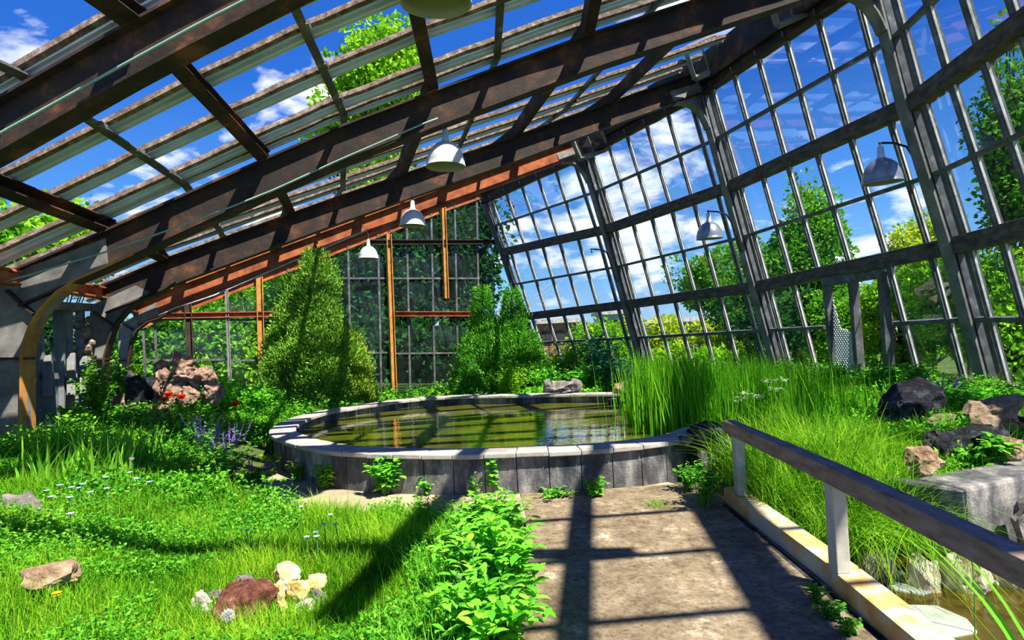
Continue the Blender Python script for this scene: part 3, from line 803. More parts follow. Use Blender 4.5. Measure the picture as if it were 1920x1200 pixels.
# ------------------------------------------------------------------ end wall
EA, EB = plan(300, 650, 16.5), plan(915, 620, 20.8)
E = lambda x, y: plane(x, y, EA, EB)
en = Vector((EB[1]-EA[1], -(EB[0]-EA[0]), 0)).normalized()
top_y = lambda x: lin([(245, 618), (297, 597), (480, 527), (640, 466), (831, 392), (905, 366)], x)
mb = MB(); mb.sweep(I_PROF(.16, .2, .025, .025), [E(x, top_y(x)) for x in (250, 297, 480, 640, 831, 908)], en)
o = mb.build('end_wall_rafter', M['rust_red']); props(o, 'slender red rafter along the sloping top of the end wall', 'roof beam')
bot_y = lambda x: 752-.012*(x-245)
mull = [268, 290, 355, 425, 485, 540, 595, 652, 708, 730, 762, 808, 852, 893]
mulb = {x: x+ (8 if x < 700 else 7) for x in mull}
bands = [(262, 425), (425, 595), (595, 730), (730, 925)]
WLAB = []
for bi, (x0, x1) in enumerate(bands):
    wn += 1
    w = empty(f'window_{wn}', E(x0, bot_y(x0)), None, None, kind='structure')
    mb = MB()
    for x in mull:
        if x0 <= x <= x1:
            mb.beam(E(x, top_y(x)), E(x+7, bot_y(x)), .06, .09, en)
    ends = [(x0, x1)]
    if x1 <= 600: rows = [(600, 598, 'b'), (676, 674, 'w')]
    else: rows = [(522, 522, 'w'), (663, 661, 'w')]
    for ya, yb, _ in rows:
        mb.beam(E(x0, ya), E(x1, yb), .055, .085, en)
    mb.beam(E(x0+4, bot_y(x0)), E(x1+6, bot_y(x1)), .12, .14, en)
    mb.build('frame', M['bar'], w)
    mb = MB()
    xx = [x0]+[x for x in mull if x0 < x < x1]+[x1]
    for xa, xb in zip(xx, xx[1:]):
        o_ = en*random.uniform(-.004, .004)
        kk = len(mb.v)
        mb.v += [E(xa, top_y(xa))+o_, E(xb, top_y(xb))+o_, E(xb+7, bot_y(xb))+o_, E(xa+7, bot_y(xa))+o_]; mb.f.append([kk, kk+1, kk+2, kk+3])
    mb.build('glass', M['dirty'], w)
inn = en*.14
if inn.y > 0: inn = -inn
for x, xb, ya, yb, wd, mt, lb in [(352, 358, 560, 700, .2, 'rust', 'brown post of the end wall behind the rock pile'), (424, 432, 545, 745, .1, 'steel', 'thin grey post of the end wall right of the rock pile'),
                            (485, 491, 516, 740, .2, 'ochre', 'ochre rusty post of the end wall beside the tall juniper'), (726, 737, 440, 748, .18, 'ochre', 'rusty brown full height post of the end wall by the pond rim'),
                            (828, 834, 388, 560, .16, 'ochre', 'rusty orange stub post hanging from the end wall rafter')]:
    mb = MB(); mb.sweep(I_PROF(wd, wd*.9, .025, .03), [E(x, ya)+inn, E(xb, yb)+inn], en)
    o = mb.build('end_wall_post', M[mt]); props(o, lb, 'post')
for x0, x1, y0, y1, mt, lb in [(290, 525, 593, 589, 'rust_red', 'red horizontal girt of the end wall above the rock pile'), (738, 884, 589, 589, 'rust_red', 'red horizontal girt of the end wall behind the twin junipers'),
                           (690, 938, 456, 455, 'rust', 'high brown girt of the end wall under the far pendant lamps')]:
    mb = MB(); mb.sweep(I_PROF(.15, .16, .025, .025), [E(x0, y0)+inn, E(x1, y1)+inn], en)
    o = mb.build('end_wall_girt', M[mt]); props(o, lb, 'wall beam')

# ------------------------------------------------------------------ low left wall seen between the first two posts
LA, LB = plan(30, 600, 8.35), plan(175, 600, 11.0)
Lw = lambda x, y: plane(x, y, LA, LB)
ln_ = Vector((LB[1]-LA[1], -(LB[0]-LA[0]), 0)).normalized()
wn += 1
w = empty(f'window_{wn}', Lw(60, 790), None, None, kind='structure')
mb = MB()
for x, wd in ((56, .09), (72, .12), (110, .14), (128, .1), (150, .12)): mb.beam(Lw(x, 575), Lw(x+3, 800), .07, wd, ln_)
mb.beam(Lw(50, 706), Lw(165, 704), .09, .08, ln_)
mb.beam(Lw(40, 572), Lw(178, 577), .12, .3, ln_)
mb.build('frame', M['wood'], w)
mb = MB(); mb.v = [Lw(40, 570), Lw(178, 575), Lw(178, 780), Lw(40, 810)]; mb.f = [[0, 1, 2, 3]]; mb.build('glass', M['dirty'], w)
mb = MB(); mb.v = [Lw(40, 570)-ln_*.35, Lw(178, 575)-ln_*.35, Lw(178, 780)-ln_*.35, Lw(40, 810)-ln_*.35]
for k, (xa, ya, xb, yb) in enumerate([(66, 745, 79, 668), (112, 742, 125, 664), (137, 738, 149, 670)]):
    off = Vector((.22, -.05, 0))
    mb = MB(); mb.beam(Lw(xa, ya)+off, Lw(xb, yb)+off*.4, .05, .11, ln_); mb.beam(Lw(xa+5, 795)+off, Lw(xb-2, 702)+off*.5, .03, .16, ln_)
    o = mb.build('timber_prop', M['wood'])
    props(o, ['grey slanted timber prop against the low wall nearest the steel post', 'middle grey slanted timber prop against the low wall', 'grey slanted timber prop against the low wall beside the crumbling post'][k], 'prop')
# solid low wall outside the view's edge and beyond the first post
mb = MB(); a, b = Vector((-7.0, 2.0, 0)), Vector((-6.75, 8.0, 0))
mb.beam(a+Vector((0, 0, 1.4)), b+Vector((0, 0, 1.4)), .12, 2.8); o = mb.build('wall_left', M['wood']); props(o, kind='structure')

# crumbling column casing on the second left post
mb = MB()
cp = [P(157, 600, 10.45), P(160, 690, 10.4), P(163, 790, 10.4)]
for t in range(40):
    p = cp[0].lerp(cp[2], t/39)+Vector((random.uniform(-.12, .12), random.uniform(-.05, .05), 0)); r = random.uniform(.05, .11)
    mb.lathe([(0, -r), (r*.9, -r*.4), (r, r*.3), (0, r)], p, 6)
o = mb.build('crumbling_column', M['putty']); props(o, 'crumbling brown masonry casing beside the second low post', 'column')

# ------------------------------------------------------------------ lamps, cables
def bell(name, c_rim, dia, label, group, tilt=(0, 0), arm=None, hang=None, cat='lamp'):
    """bell shaped enamel shade with its neck; c_rim is the centre of the rim"""
    R_ = dia/2; ax = Matrix.Rotation(tilt[0], 3, 'X') @ Matrix.Rotation(tilt[1], 3, 'Y')
    g = empty(name, c_rim, label, cat, group)
    H = dia*.62
    out = [(R_*1.0, 0), (R_*1.0, .012), (R_*.97, .02), (R_*.96, H*.22), (R_*.88, H*.48), (R_*.72, H*.74), (R_*.5, H*.92), (R_*.26, H*1.02), (R_*.2, H*1.05)]
    ins = [(R_*.18, H*1.0), (R_*.47, H*.88), (R_*.69, H*.72), (R_*.85, H*.47), (R_*.93, H*.2), (R_*.95, .0), (R_*1.0, 0)]
    MB().lathe(out, c_rim, 40, ax).build('lamp_shade', M['lamp' if hang is not None else 'lampgrey'], g, smooth=True)
    MB().lathe(ins, c_rim, 40, ax).build('shade_lining', M['lampin'], g, smooth=True)
    MB().lathe([(R_*.2, H*1.04), (R_*.2, H*1.12), (R_*.17, H*1.14), (R_*.15, H*1.5), (R_*.08, H*1.58), (.02, H*1.62), (.0, H*1.62)], c_rim, 20, ax).build('neck', M['alu'], g, smooth=True)
    MB().lathe([(0, H*.3), (R_*.17, H*.36), (R_*.2, H*.52), (R_*.1, H*.78), (R_*.08, H*1.0)], c_rim, 14, ax).build('bulb', M['whitep_solid'], g, smooth=True)
    top = c_rim+ax @ Vector((0, 0, H*1.6))
    if hang is not None:
        MB().tube([top, top.lerp(Vector(hang), .5)+Vector((.015, 0, 0)), Vector(hang)], .012).build('hanger', M['dark'], g)
    if arm is not None:
        MB().tube([top]+[Vector(a) for a in arm], .017).build('bracket_arm', M['dark'], g, smooth=True)
    return g
M['whitep_solid'] = surf('frosted bulb', [(.3, (.7, .7, .65)), (.7, (.8, .8, .76))], 3, .3, bump=0)
def px_lamp(px, py, dpx, d, label, group, hang=None, arm=None, tilt=(0, .03)):
    c = P(px, py, d); dia = dpx*d/F_PX
    h = None; ar = None
    if hang: h = P(hang[0], hang[1], d)
    if arm: ar = [P(x, y, d+dz) for x, y, dz in arm]
    return bell('pendant_lamp' if hang else 'wall_lamp', c, dia, label, group, hang=h, arm=ar, tilt=tilt)
px_lamp(836, 313, 75, 8.6, 'large pale bell pendant lamp hanging from the cabled frame', 'bell pendant lamps', hang=(823, 228))
px_lamp(774, 424, 50, 11.9, 'middle pale bell pendant lamp between the large lamp and the far lamp', 'bell pendant lamps', hang=(773, 360))
px_lamp(691, 485, 37, 15.3, 'smallest and farthest pale bell pendant lamp', 'bell pendant lamps', hang=(689, 436))
px_lamp(818, 8, 136, 5.2, 'bell pendant lamp cut by the top of the view', 'bell pendant lamps', hang=(800, -170), tilt=(.1, .02))
px_lamp(1655, 343, 72, 8.9, 'grey bell wall lamp on a curved bracket of the nearest tall post', 'bell wall lamps', arm=[(1648, 268, 0), (1675, 268, 0), (1700, 275, .05), (1716, 300, .1), (1728, 345, .1), (1740, 372, .05)], tilt=(.05, -.03))
px_lamp(1331, 448, 50, 13.0, 'grey bell wall lamp on a curved bracket of the middle tall post', 'bell wall lamps', arm=[(1326, 396, 0), (1345, 397, 0), (1362, 402, .1), (1373, 420, .3), (1384, 455, .4), (1391, 473, .4)], tilt=(.04, -.02))
mb = MB(); mb.tube([P(x, y, 17.0) for x, y in [(1110, 474), (1107, 467), (1128, 468), (1138, 474), (1144, 490), (1152, 520), (1158, 529)]], .022)
o = mb.build('lamp_bracket', M['dark'], smooth=True); props(o, 'empty curved lamp bracket without a lamp on the far tall post', 'bracket')
A2, B2 = PL[2]; f2 = -side_of(2)*.13
if f2.y > 0: f2 = -f2
def cab(ptsx, A, B, off, r, label, mt='cable'):
    q = [plane(x, y, A, B)+off for x, y in ptsx]
    o = MB().tube(resample(q, 30, False), r, 6).build('cable', M[mt], smooth=True); props(o, label, 'cable')
cab([(-30, 540), (0, 535), (60, 520), (116, 503), (200, 478), (280, 451), (420, 400), (520, 360), (640, 305), (740, 262), (807, 233), (822, 228)], A2, B2, f2, .012, 'pale green cable slung under the second frame to the large lamp')
A1, B1 = PL[1]; f1 = -side_of(1)*.13
if f1.y > 0: f1 = -f1
cab([(-150, 350), (0, 272), (140, 195), (233, 143), (390, 58), (500, 2), (640, -60)], A1, B1, f1, .014, 'pale green conduit along the nearest frame flange')
A4_, B4_ = PL[4]; f4 = -side_of(4)*.13
if f4.y > 0: f4 = -f4
cab([(300, 592), (333, 577), (400, 556), (483, 520), (560, 487), (640, 453), (690, 432)], A4_, B4_, f4, .02, 'pale conduit under the far frame to the smallest lamp', 'white_paint')
# ------------------------------------------------------------------ vegetation helpers
XS, YS = np.array(xs), np.array(ys); HG = np.array([v[2] for v in V]).reshape(len(ys), len(xs))
def hgrid(x, y):
    x = np.clip(x, XS[0], XS[-1]-1e-6); y = np.clip(y, YS[0], YS[-1]-1e-6)
    i = np.clip(np.searchsorted(XS, x)-1, 0, len(XS)-2); j = np.clip(np.searchsorted(YS, y)-1, 0, len(YS)-2)
    u = (x-XS[i])/(XS[i+1]-XS[i]); v = (y-YS[j])/(YS[j+1]-YS[j])
    return HG[j, i]*(1-u)*(1-v)+HG[j, i+1]*u*(1-v)+HG[j+1, i]*(1-u)*v+HG[j+1, i+1]*u*v
def h1(x, y): return float(hgrid(np.array([x]), np.array([y]))[0])
def inpoly(x, y, poly):
    r = np.zeros(len(x), bool); n_ = len(poly)
    for i in range(n_):
        a, b = poly[i-1], poly[i]
        c_ = ((a.y > y) != (b.y > y)) & (x < (b.x-a.x)*(y-a.y)/((b.y-a.y) if b.y != a.y else 1e-9)+a.x)
        r ^= c_
    return r
PAVP = inset(outline, -.8)
def free(x, y):
    ok = ~inpoly(x, y, outline)
    ok &= ~(inpoly(x, y, PAVP) & (y < 9.6) & (x < 1.9))
    ok &= ~((x > -.06) & (x < 2.2) & (y < 6.8))
    yl = RET[1][1]+(x-RET[1][0])*(RET[2][1]-RET[1][1])/(RET[2][0]-RET[1][0])
    ok &= ~((x > 2.1) & (x < 6.6) & (y < np.where(x > RET[1][0], yl+.4, 5.3)))
    # the end wall and the tall wall bound the house
    wl = np.interp(y, [p[1] for p in WALL_R], [p[0] for p in WALL_R])
    ok &= x < wl-.25
    ye = EA[1]+(x-EA[0])*(EB[1]-EA[1])/(EB[0]-EA[0]); ok &= y < ye-.2
    ok &= x > -6.6-.0*y-np.clip((y-10)*.65, 0, 4)
    return ok
def scatter(n, y0, y1, xl, xr, pw=1.0):
    y = y0+(y1-y0)*rng.random(n)**pw
    x = xl+(xr-xl)*rng.random(n) if np.isscalar(xl) else None
    k = free(x, y); x, y = x[k], y[k]
    return np.stack([x, y, hgrid(x, y)], 1)
def patchn(x, y, s, o):
    return np.array([mnoise.noise(Vector((a*s, b*s, o))) for a, b in zip(x, y)])

def meadow(name, label, pts, H, W, bend, segs, mt, hv=.4):
    n = len(pts)
    k = patchn(pts[:, 0], pts[:, 1], 1.3, 4.0)
    hh = H*(1+.5*k)*rng.uniform(1-hv, 1+hv, n)
    t = TB(); t.blades(pts-np.array([0, 0, .02]), rng.uniform(0, 6.28, n), hh, W*rng.uniform(.6, 1.3, n), bend*rng.uniform(.2, 1.6, n), segs, np.clip(.46+.5*k+rng.normal(0, .26, n), 0, 1))
    o = t.build(name, mt, base=(0, 0, 0)); props(o, label, 'grass', kind='stuff'); return o
def herbs(name, label, pts, H, L, W, mt, per=9):
    n = len(pts); k = patchn(pts[:, 0], pts[:, 1], 1.1, 9.0)
    hh = H*np.clip(.75+.8*k, .25, 1.6)*rng.uniform(.6, 1.2, n)
    tp = np.repeat(pts, per, 0); tt = rng.random(n*per); hr = np.repeat(hh, per)
    az = rng.uniform(0, 6.28, n*per); lean = np.repeat(unit(n), per, 0)
    pos = tp+np.stack([lean[:, 0]*tt*hr*.3, lean[:, 1]*tt*hr*.3, tt*hr], 1)
    D = np.stack([np.cos(az), np.sin(az), rng.uniform(-.1, .9, n*per)], 1)
    t = TB(); t.leaves(pos, D, L*rng.uniform(.6, 1.3, n*per)*(1.15-.5*tt), W*rng.uniform(.7, 1.2, n*per), np.clip(.52+.3*np.repeat(k, per)+rng.normal(0, .22, n*per), 0, 1), .15)
    o = t.build(name, mt, base=(0, 0, 0)); props(o, label, 'plants', kind='stuff'); return o

# ---- ground cover
def zone(n, y0, y1, slope, side, pw=1.0, x0=0):
    y = y0+(y1-y0)*rng.random(n)**pw
    x = side*(x0+(slope*y+.6-x0)*rng.random(n)) if side else (rng.random(n)*2-1)*(slope*y+.6)
    k = free(x, y); x, y = x[k], y[k]
    return np.stack([x, y, hgrid(x, y)], 1)
zl = zone(75000, 2.3, 6.5, .93, -1, .85)
meadow('meadow_grass', 'bright green meadow grass covering the near ground beside the path', zl, .17, .007, .5, 3, M['grass'])
z2 = zone(42000, 6, 13, .9, -1, .9)
meadow('rough_grass', 'bright green rough grass around the rock pile and pond', z2, .2, .012, .5, 2, M['grass'])
z3 = zone(16000, 12.5, 20.5, .65, 0, 1)
meadow('far_grass', 'tall grass growing along the end wall behind the pond', z3, .28, .022, .5, 2, M['grass'])
z4 = zone(42000, 5.2, 13.5, .95, 1, .8, 1.9)
meadow('bank_grass', 'long yellow green grass on the raised bank beside the tall glass wall', z4, .26, .011, .8, 3, M['sedge'])
# sunny dry patch round the ring of stones
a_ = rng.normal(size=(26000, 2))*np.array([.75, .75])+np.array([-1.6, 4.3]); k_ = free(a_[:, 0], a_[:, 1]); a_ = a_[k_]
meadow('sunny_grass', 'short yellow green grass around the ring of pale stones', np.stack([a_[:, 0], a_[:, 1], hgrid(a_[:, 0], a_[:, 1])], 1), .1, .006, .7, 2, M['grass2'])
hz = zone(14000, 2.4, 6.5, .93, -1, .9); hz = hz[(patchn(hz[:, 0], hz[:, 1], .8, 1.0) > -.2) & (((hz[:, 0]+1.6)**2+(hz[:, 1]-4.2)**2) > .7)]
herbs('meadow_herbs', 'low leafy herbs mixed into the near meadow', hz, .2, .05, .02, M['herb'], 10)
hz = zone(9000, 6.3, 13.5, .9, -1, .9)
herbs('border_herbs', 'leafy herbs crowding the border below the low wall', hz, .36, .075, .033, M['herb'], 11)
hz = zone(7000, 5.3, 14, .95, 1, .8, 2.0); hz = hz[hz[:, 0] > 2.6]
herbs('bank_herbs', 'mixed leafy weeds on the bank beside the tall glass wall', hz, .3, .07, .028, M['lush'], 10)
hz = zone(7000, 12.2, 20, .6, 0, 1)
herbs('far_herbs', 'leafy weeds behind the far pond rim', hz, .42, .11, .05, M['herb'], 9)

# ---- single plants
def bush(name, label, cat, base, r, h, stems, per, L, W, mt, group=None, up=.5, flat=True, stemw=.005, droop=.0):
    base = Vector(base); g = empty(name, base, label, cat, group)
    mb = MB(); pos = []; D = []; Nv = []; tt = []
    for s in range(stems):
        a = random.uniform(0, 6.28); q = random.random()**.6; ln = h*random.uniform(.65, 1.05)*(1-.25*q)
        tip = base+Vector((math.cos(a)*r*q, math.sin(a)*r*q, ln)); mid = base.lerp(tip, .55)+Vector((-math.cos(a)*r*.12, -math.sin(a)*r*.12, ln*.1))
        pts = [base+Vector((random.uniform(-.2, .2)*r, random.uniform(-.2, .2)*r, -.03)), mid, tip]
        mb.tube(pts, [stemw, stemw*.8, stemw*.4], 4)
        for k in range(per):
            t = .25+.75*(k+random.random())/per
            p = pts[0].lerp(mid, t/.55) if t < .55 else mid.lerp(tip, (t-.55)/.45)
            b = random.uniform(0, 6.28)
            d = Vector((math.cos(b), math.sin(b), random.uniform(-.2-droop, up)))
            pos.append(p); D.append(d); Nv.append(Vector((-d.x*.3, -d.y*.3, 1))); tt.append(t)
    pos, D, Nv, tt = np.array(pos), np.array(D), np.array(Nv), np.array(tt)
    t = TB(); n_ = len(pos); rn = np.clip(.5+np.repeat(rng.normal(0, .12, stems), per)+rng.normal(0, .2, n_), 0, 1)
    sz = rng.uniform(.6, 1.2, n_)*(1.15-.35*tt)
    if flat: t.flat_leaves(pos, D, Nv, L*sz, W*sz, rn)
    else: t.leaves(pos, D, L*sz, W*sz, rn, .2)
    t.build('foliage', mt, g); mb.build('stem', M['stem_solid'], g)
    return g
M['stem_solid'] = surf('green stem', [(.3, (.05, .16, .02)), (.7, (.12, .28, .04))], 4, .8, bump=0)
def tuft(name, label, cat, base, n, H, W, bend, segs, mt, r=.06, group=None, az=None, azs=6.3, droop=.35):
    base = np.array(base); g = empty(name, Vector(base), label, cat, group)
    p = base+np.concatenate([rng.normal(0, r, (n, 2)), np.zeros((n, 1))-.03], 1)
    aa = rng.uniform(0, 6.28, n) if az is None else az+rng.normal(0, azs, n)
    t = TB(); t.blades(p, aa, H*rng.uniform(.55, 1.1, n), W*rng.uniform(.7, 1.2, n), bend*rng.uniform(.3, 1.4, n), segs, np.clip(rng.normal(.5, .25, n), 0, 1), droop)
    t.build('foliage', mt, g); return g
def at(px, py, z): return G(px, py, z)
def on(px, py, d):        # stand on the terrain along this view column
    p = P(px, py, d); return Vector((p.x, p.y, h1(p.x, p.y)))

# lush peony row by the path
for k, (x, y, s) in enumerate([(-.2, 3.35, .95), (-.2, 3.9, 1.0), (-.28, 4.5, .92), (-.22, 5.1, .82)]):
    bush('peony', ['lush bright green peony bush nearest the viewer beside the path', 'largest bright green peony bush leaning over the path edge', 'bright green peony bush second from the paved corner', 'small peony bush close to the paved corner of the path'][k],
         'bush', (x, y, -.02), .4*s, .62*s if k else .5, 46, 15, .13*s, .055*s, M['lush'])
for k, (px, py, d) in enumerate([(886, 1025, 3.7), (860, 1082, 3.5)]):
    c = P(px, py, d); g = empty('peony_bud', c, ['round green peony bud above the largest bush', 'oval green peony bud low on the near bush'][k], 'bud')
    MB().lathe([(0, -.02), (.016, -.013), (.021, 0), (.016, .017), (0, .026)], c, 12).build('bud', M['stem_solid'], g, smooth=True)
    MB().tube([Vector((c.x, c.y, -.02)), c], .004, 5).build('stem', M['stem_solid'], g)
for k in range(7):
    y = 2.75+k*.42
    tuft('feathery_weed', f"fine feathery weed {['closest to the bottom edge', 'just beyond the nearest one', 'beside the near peony', 'between the first two peonies', 'behind the largest peony', 'before the small peony', 'at the paved corner'][k]} on the path's grassy side", 'weed', (-.5-.1*math.sin(k*2), y, -.02), 260, .34, .009, .5, 3, M['lush'], .14)

# weeds rooted along the foot of the pond wall
def foot(px, py):
    p = G(px, py, 0); return p+(Vector((0, 0, 0))-p).normalized()*.22
bush('wall_weed', 'round leafy weed pressed against the pond wall, the largest there', 'weed', foot(724, 916)+Vector((0, -.05, 0)), .24, .5, 26, 11, .11, .075, M['lush'])
bush('wall_weed', 'small leafy weed right of the largest one at the pond wall', 'weed', foot(803, 915)+Vector((0, -.04, 0)), .16, .24, 14, 8, .08, .045, M['lush'])
bush('wall_weed', 'slim climbing weed rising up the pond wall to the coping', 'weed', foot(926, 916)+Vector((0, -.04, 0)), .07, .55, 5, 15, .075, .06, M['lush'], up=.2)
bush('wall_weed', 'thin weed just before the climbing one at the pond wall', 'weed', foot(888, 920)+Vector((0, -.03, 0)), .1, .26, 6, 7, .06, .035, M['herb'])
bush('wall_weed', 'flat spreading weed on the path at the pond wall foot', 'weed', foot(1033, 921)+Vector((0, -.03, 0)), .3, .09, 18, 7, .07, .04, M['herb'])
bush('wall_weed', 'bright low weed clump at the pond wall below its darkest slabs', 'weed', foot(1118, 918)+Vector((0, -.04, 0)), .17, .2, 22, 7, .08, .045, M['lush'])
bush('wall_weed', 'yellow green weed at the curved end of the pond wall', 'weed', foot(506, 885), .16, .34, 16, 10, .09, .055, M['tree_bright'])
bush('wall_weed', 'dark green weed in the shade of the pond wall curve', 'weed', foot(556, 895), .16, .3, 14, 9, .08, .04, M['herb'])
bush('wall_weed', 'bushy yellow green weed at the pond wall beside the dark one', 'weed', foot(612, 908), .22, .36, 20, 11, .09, .05, M['tree_bright'])
bush('corner_weed', 'tall flowering weed thicket at the railing end of the pond wall', 'weed', foot(1322, 940), .26, .5, 34, 13, .07, .03, M['herb'])
bush('corner_weed', 'low weed between pond wall end and first railing post', 'weed', foot(1290, 912), .2, .3, 22, 10, .07, .03, M['herb'])
tuft('grass_tuft', 'small green grass tuft growing out of the sandy path', 'grass tuft', G(1230, 950, .0), 120, .13, .006, .9, 2, M['sedge'], .05)
for k, (px, py) in enumerate([(1530, 1130), (1590, 1190), (1555, 1160)]):
    bush('path_weed', ['small weed in the path joint beside the kerb', 'leafy weed in the path joint at the bottom edge', 'tiny weed between two others beside the kerb'][k], 'weed', G(px, py, 0), .09, .12, 14, 7, .045, .025, M['herb'])

# iris and other border clumps under the low wall
for k, (px, d, n_, H_) in enumerate([(88, 7.2, 90, .62), (128, 7.3, 110, .66), (172, 7.0, 120, .62), (212, 7.3, 120, .66), (252, 7.6, 100, .6), (60, 6.6, 80, .5)]):
    tuft('iris', f"clump of sword shaped iris leaves, {['beside the low steel post', 'second from the steel post', 'third from the steel post', 'fourth from the steel post', 'last of the row toward the rock pile', 'lowest, before the steel post foot'][k]}", 'iris', on(px, 800, d), n_, H_, .035, .35, 4, M['iris'], .16)
for k, (px, d, r_, h_) in enumerate([(178, 9.6, .3, 1.2), (225, 11.5, .35, 1.25), (255, 11.2, .4, .9), (140, 8.8, .35, .6), (470, 11.5, .5, .6), (415, 11.2, .45, .6), (500, 12.6, .4, .6)]):
    bush('border_shrub', ['leafy climber hiding the foot of the crumbling column', 'leafy climber on the third low post', 'rounded shrub between the third low post and rock pile', 'low shrub behind the iris clumps', 'bright bushy plant between rock pile and tall juniper', 'bushy plant just beside the rock pile', 'bushy plant at the foot of the tall juniper'][k],
         'shrub', on(px, 760, d), r_, h_, 46, 18, .1, .06, M['lush' if k > 3 else 'tree_mid'], flat=False)

# flowers
def petals(t, c, n_, L, W, tiltup, rn=.5):
    a = np.arange(n_)*6.283/n_+random.random()
    D = np.stack([np.cos(a), np.sin(a), np.full(n_, tiltup)], 1); Nv = np.stack([-np.cos(a)*tiltup, -np.sin(a)*tiltup, np.ones(n_)], 1)
    t.flat_leaves(np.repeat(np.array(c)[None], n_, 0), D, Nv, L, W, np.clip(rng.normal(rn, .2, n_), 0, 1))
def flower(name, label, cat, c, n_, L, W, tu, mt, group=None, eye='yellowp', stem=.004, whorls=1, gz=None):
    c = Vector(c); gz = h1(c.x, c.y) if gz is None else gz; gz = min(gz, c.z-.05)
    ft = Vector((c.x+random.uniform(-.04, .04), c.y+random.uniform(-.03, .03), gz))
    g = empty(name, ft, label, cat, group)
    t = TB()
    for w_ in range(whorls): petals(t, c, n_, L*(1-.2*w_), W, tu-.55*w_)
    t.build('blossom', M[mt], g)
    MB().tube([ft, ft.lerp(c, .6)+Vector((.012, 0, 0)), c], stem, 5).build('stem', M['stem_solid'], g)
    if eye:
        t = TB(); petals(t, c+Vector((0, 0, .004)), 6, L*.28, L*.2, .5); t.build('eye', M[eye], g)
    return g
M['darkeye'] = plain('dark flower eye', (.03, .02, .02))
for k, (px, py, d) in enumerate([(308, 752, 9.7), (316, 743, 9.9), (340, 747, 9.9), (441, 760, 9.9)]):
    flower('poppy', ['lower scarlet poppy of the pair under the rock pile', 'upper scarlet poppy of the pair under the rock pile', 'scarlet poppy standing apart right of the pair', 'lone scarlet poppy nearest the tall juniper'][k], 'poppy', P(px, py, d), 6, .1, .11, 1.1, 'poppy', eye='darkeye', whorls=3)
flx = [(145, 865), (176, 876), (198, 897), (112, 912), (155, 910), (97, 934), (130, 935), (149, 917), (134, 916), (132, 966), (88, 922), (243, 888), (256, 900), (280, 906), (170, 925), (200, 918)]
for px, py in flx:
    p = G(px, py, .42+.1*random.random()); flower('flax', 'pale blue five petalled flower on a thin stem in the meadow before the low wall', 'flower', p, 6, .036, .034, .7, 'flax', 'pale blue meadow flowers')
for px, py in [(575, 1009), (594, 1008), (608, 985), (565, 952), (620, 967), (463, 997), (592, 1000), (629, 985)]:
    flower('flax', 'pale blue flower on a thin stem between stone ring and pond paving', 'flower', G(px, py, .26), 6, .028, .026, .7, 'flax', 'pale blue flowers near the paving')
for k, (px, py, z, mt, lb) in enumerate([(247, 861, .6, 'pink', 'pink flower head on a tall dark stem in the border'), (306, 813, .75, 'pink', 'pink flower head under the rock pile'), (288, 812, .75, 'violet', 'pale violet flower head beside the pink one'),
                                  (415, 780, .7, 'pink', 'mauve flower head in the border near the tall juniper'), (248, 826, .7, 'yellowp', 'yellow flower in the border beside the pink heads'), (14, 845, .6, 'yellowp', 'yellow flower at the low steel post foot'), (107, 1114, .2, 'yellowp', 'yellow flower low in the near grass'),
                                  (1820, 1010, .3, 'yellowp', 'yellow flower on the bank by the retaining wall')]):
    flower('meadow_flower', lb, 'flower', G(px, py, z), 9, .032, .02, .5, mt, whorls=2)
# seed head
c = G(427, 1154, .22); g = empty('dandelion_clock', (c.x, c.y, h1(c.x, c.y)), 'round pale dandelion seed head in the grass below the red rock', 'seed head')
t = TB(); dd_ = unit(420); t.leaves(np.array(c)+dd_*.006, dd_, .032, .006, rng.random(420)); t.build('fluff', M['fluff'], g)
MB().tube([Vector((c.x, c.y, h1(c.x, c.y))), c], .003, 5).build('stem', M['stem_solid'], g)
# purple sage and thistle by the paving
def sage(name, label, base, r, h, ns, mt, gmt='herb'):
    g = bush(name, label, 'flowering plant', base, r, h*.8, 34, 15, .075, .022, M[gmt], flat=False)
    for k in range(ns):
        a = random.uniform(0, 6.28); q = random.random()**.6; b = Vector(base); tip = b+Vector((math.cos(a)*r*1.15*q, math.sin(a)*r*1.15*q, h*random.uniform(.85, 1.2)))
        t = TB(); m_ = 60; tt = rng.random(m_); pos = np.array(b.lerp(tip, .68))[None]+(np.array(tip)-np.array(b.lerp(tip, .68)))[None]*tt[:, None]
        D = unit(m_, .4); t.leaves(pos, D, .02*(1.2-tt), .014, rng.random(m_)); t.build('blossom', M[mt], g)
    return g
sage('sage', 'violet spiked sage clump at the paving edge, the fullest one', foot(425, 905)+Vector((0, 0, .05)), .42, .68, 18, 'violet')
sage('sage', 'violet spiked sage clump behind the fullest one', foot(385, 880)+Vector((0, 0, .1)), .4, .62, 14, 'violet')
sage('sage', 'low sage with magenta blooms beside the pond paving', foot(476, 905)+Vector((0, 0, .0)), .22, .3, 8, 'purple')
sage('catmint', 'violet catmint at the foot of the nearest tall post', on(1768, 720, 8.0), .3, .36, 14, 'violet')
for k, (px, py, d) in enumerate([(1398, 738, 7.6), (1440, 716, 8.0), (1462, 714, 7.9), (1425, 745, 7.4), (1386, 748, 7.5), (1452, 730, 7.7)]):
    c = P(px, py, d); b = Vector((c.x, c.y, h1(c.x, c.y))); g = empty('white_umbel', b, 'flat white flower head above the sedges behind the railing', 'flower', 'white flower heads above the sedges')
    t = TB()
    for q in range(22):
        o_ = Vector((random.gauss(0, .05), random.gauss(0, .05), random.gauss(0, .015))); petals(t, c+o_, 5, .02, .018, .5)
    t.build('blossom', M['whitep'], g); MB().tube([b, c], .004, 5).build('stem', M['stem_solid'], g)

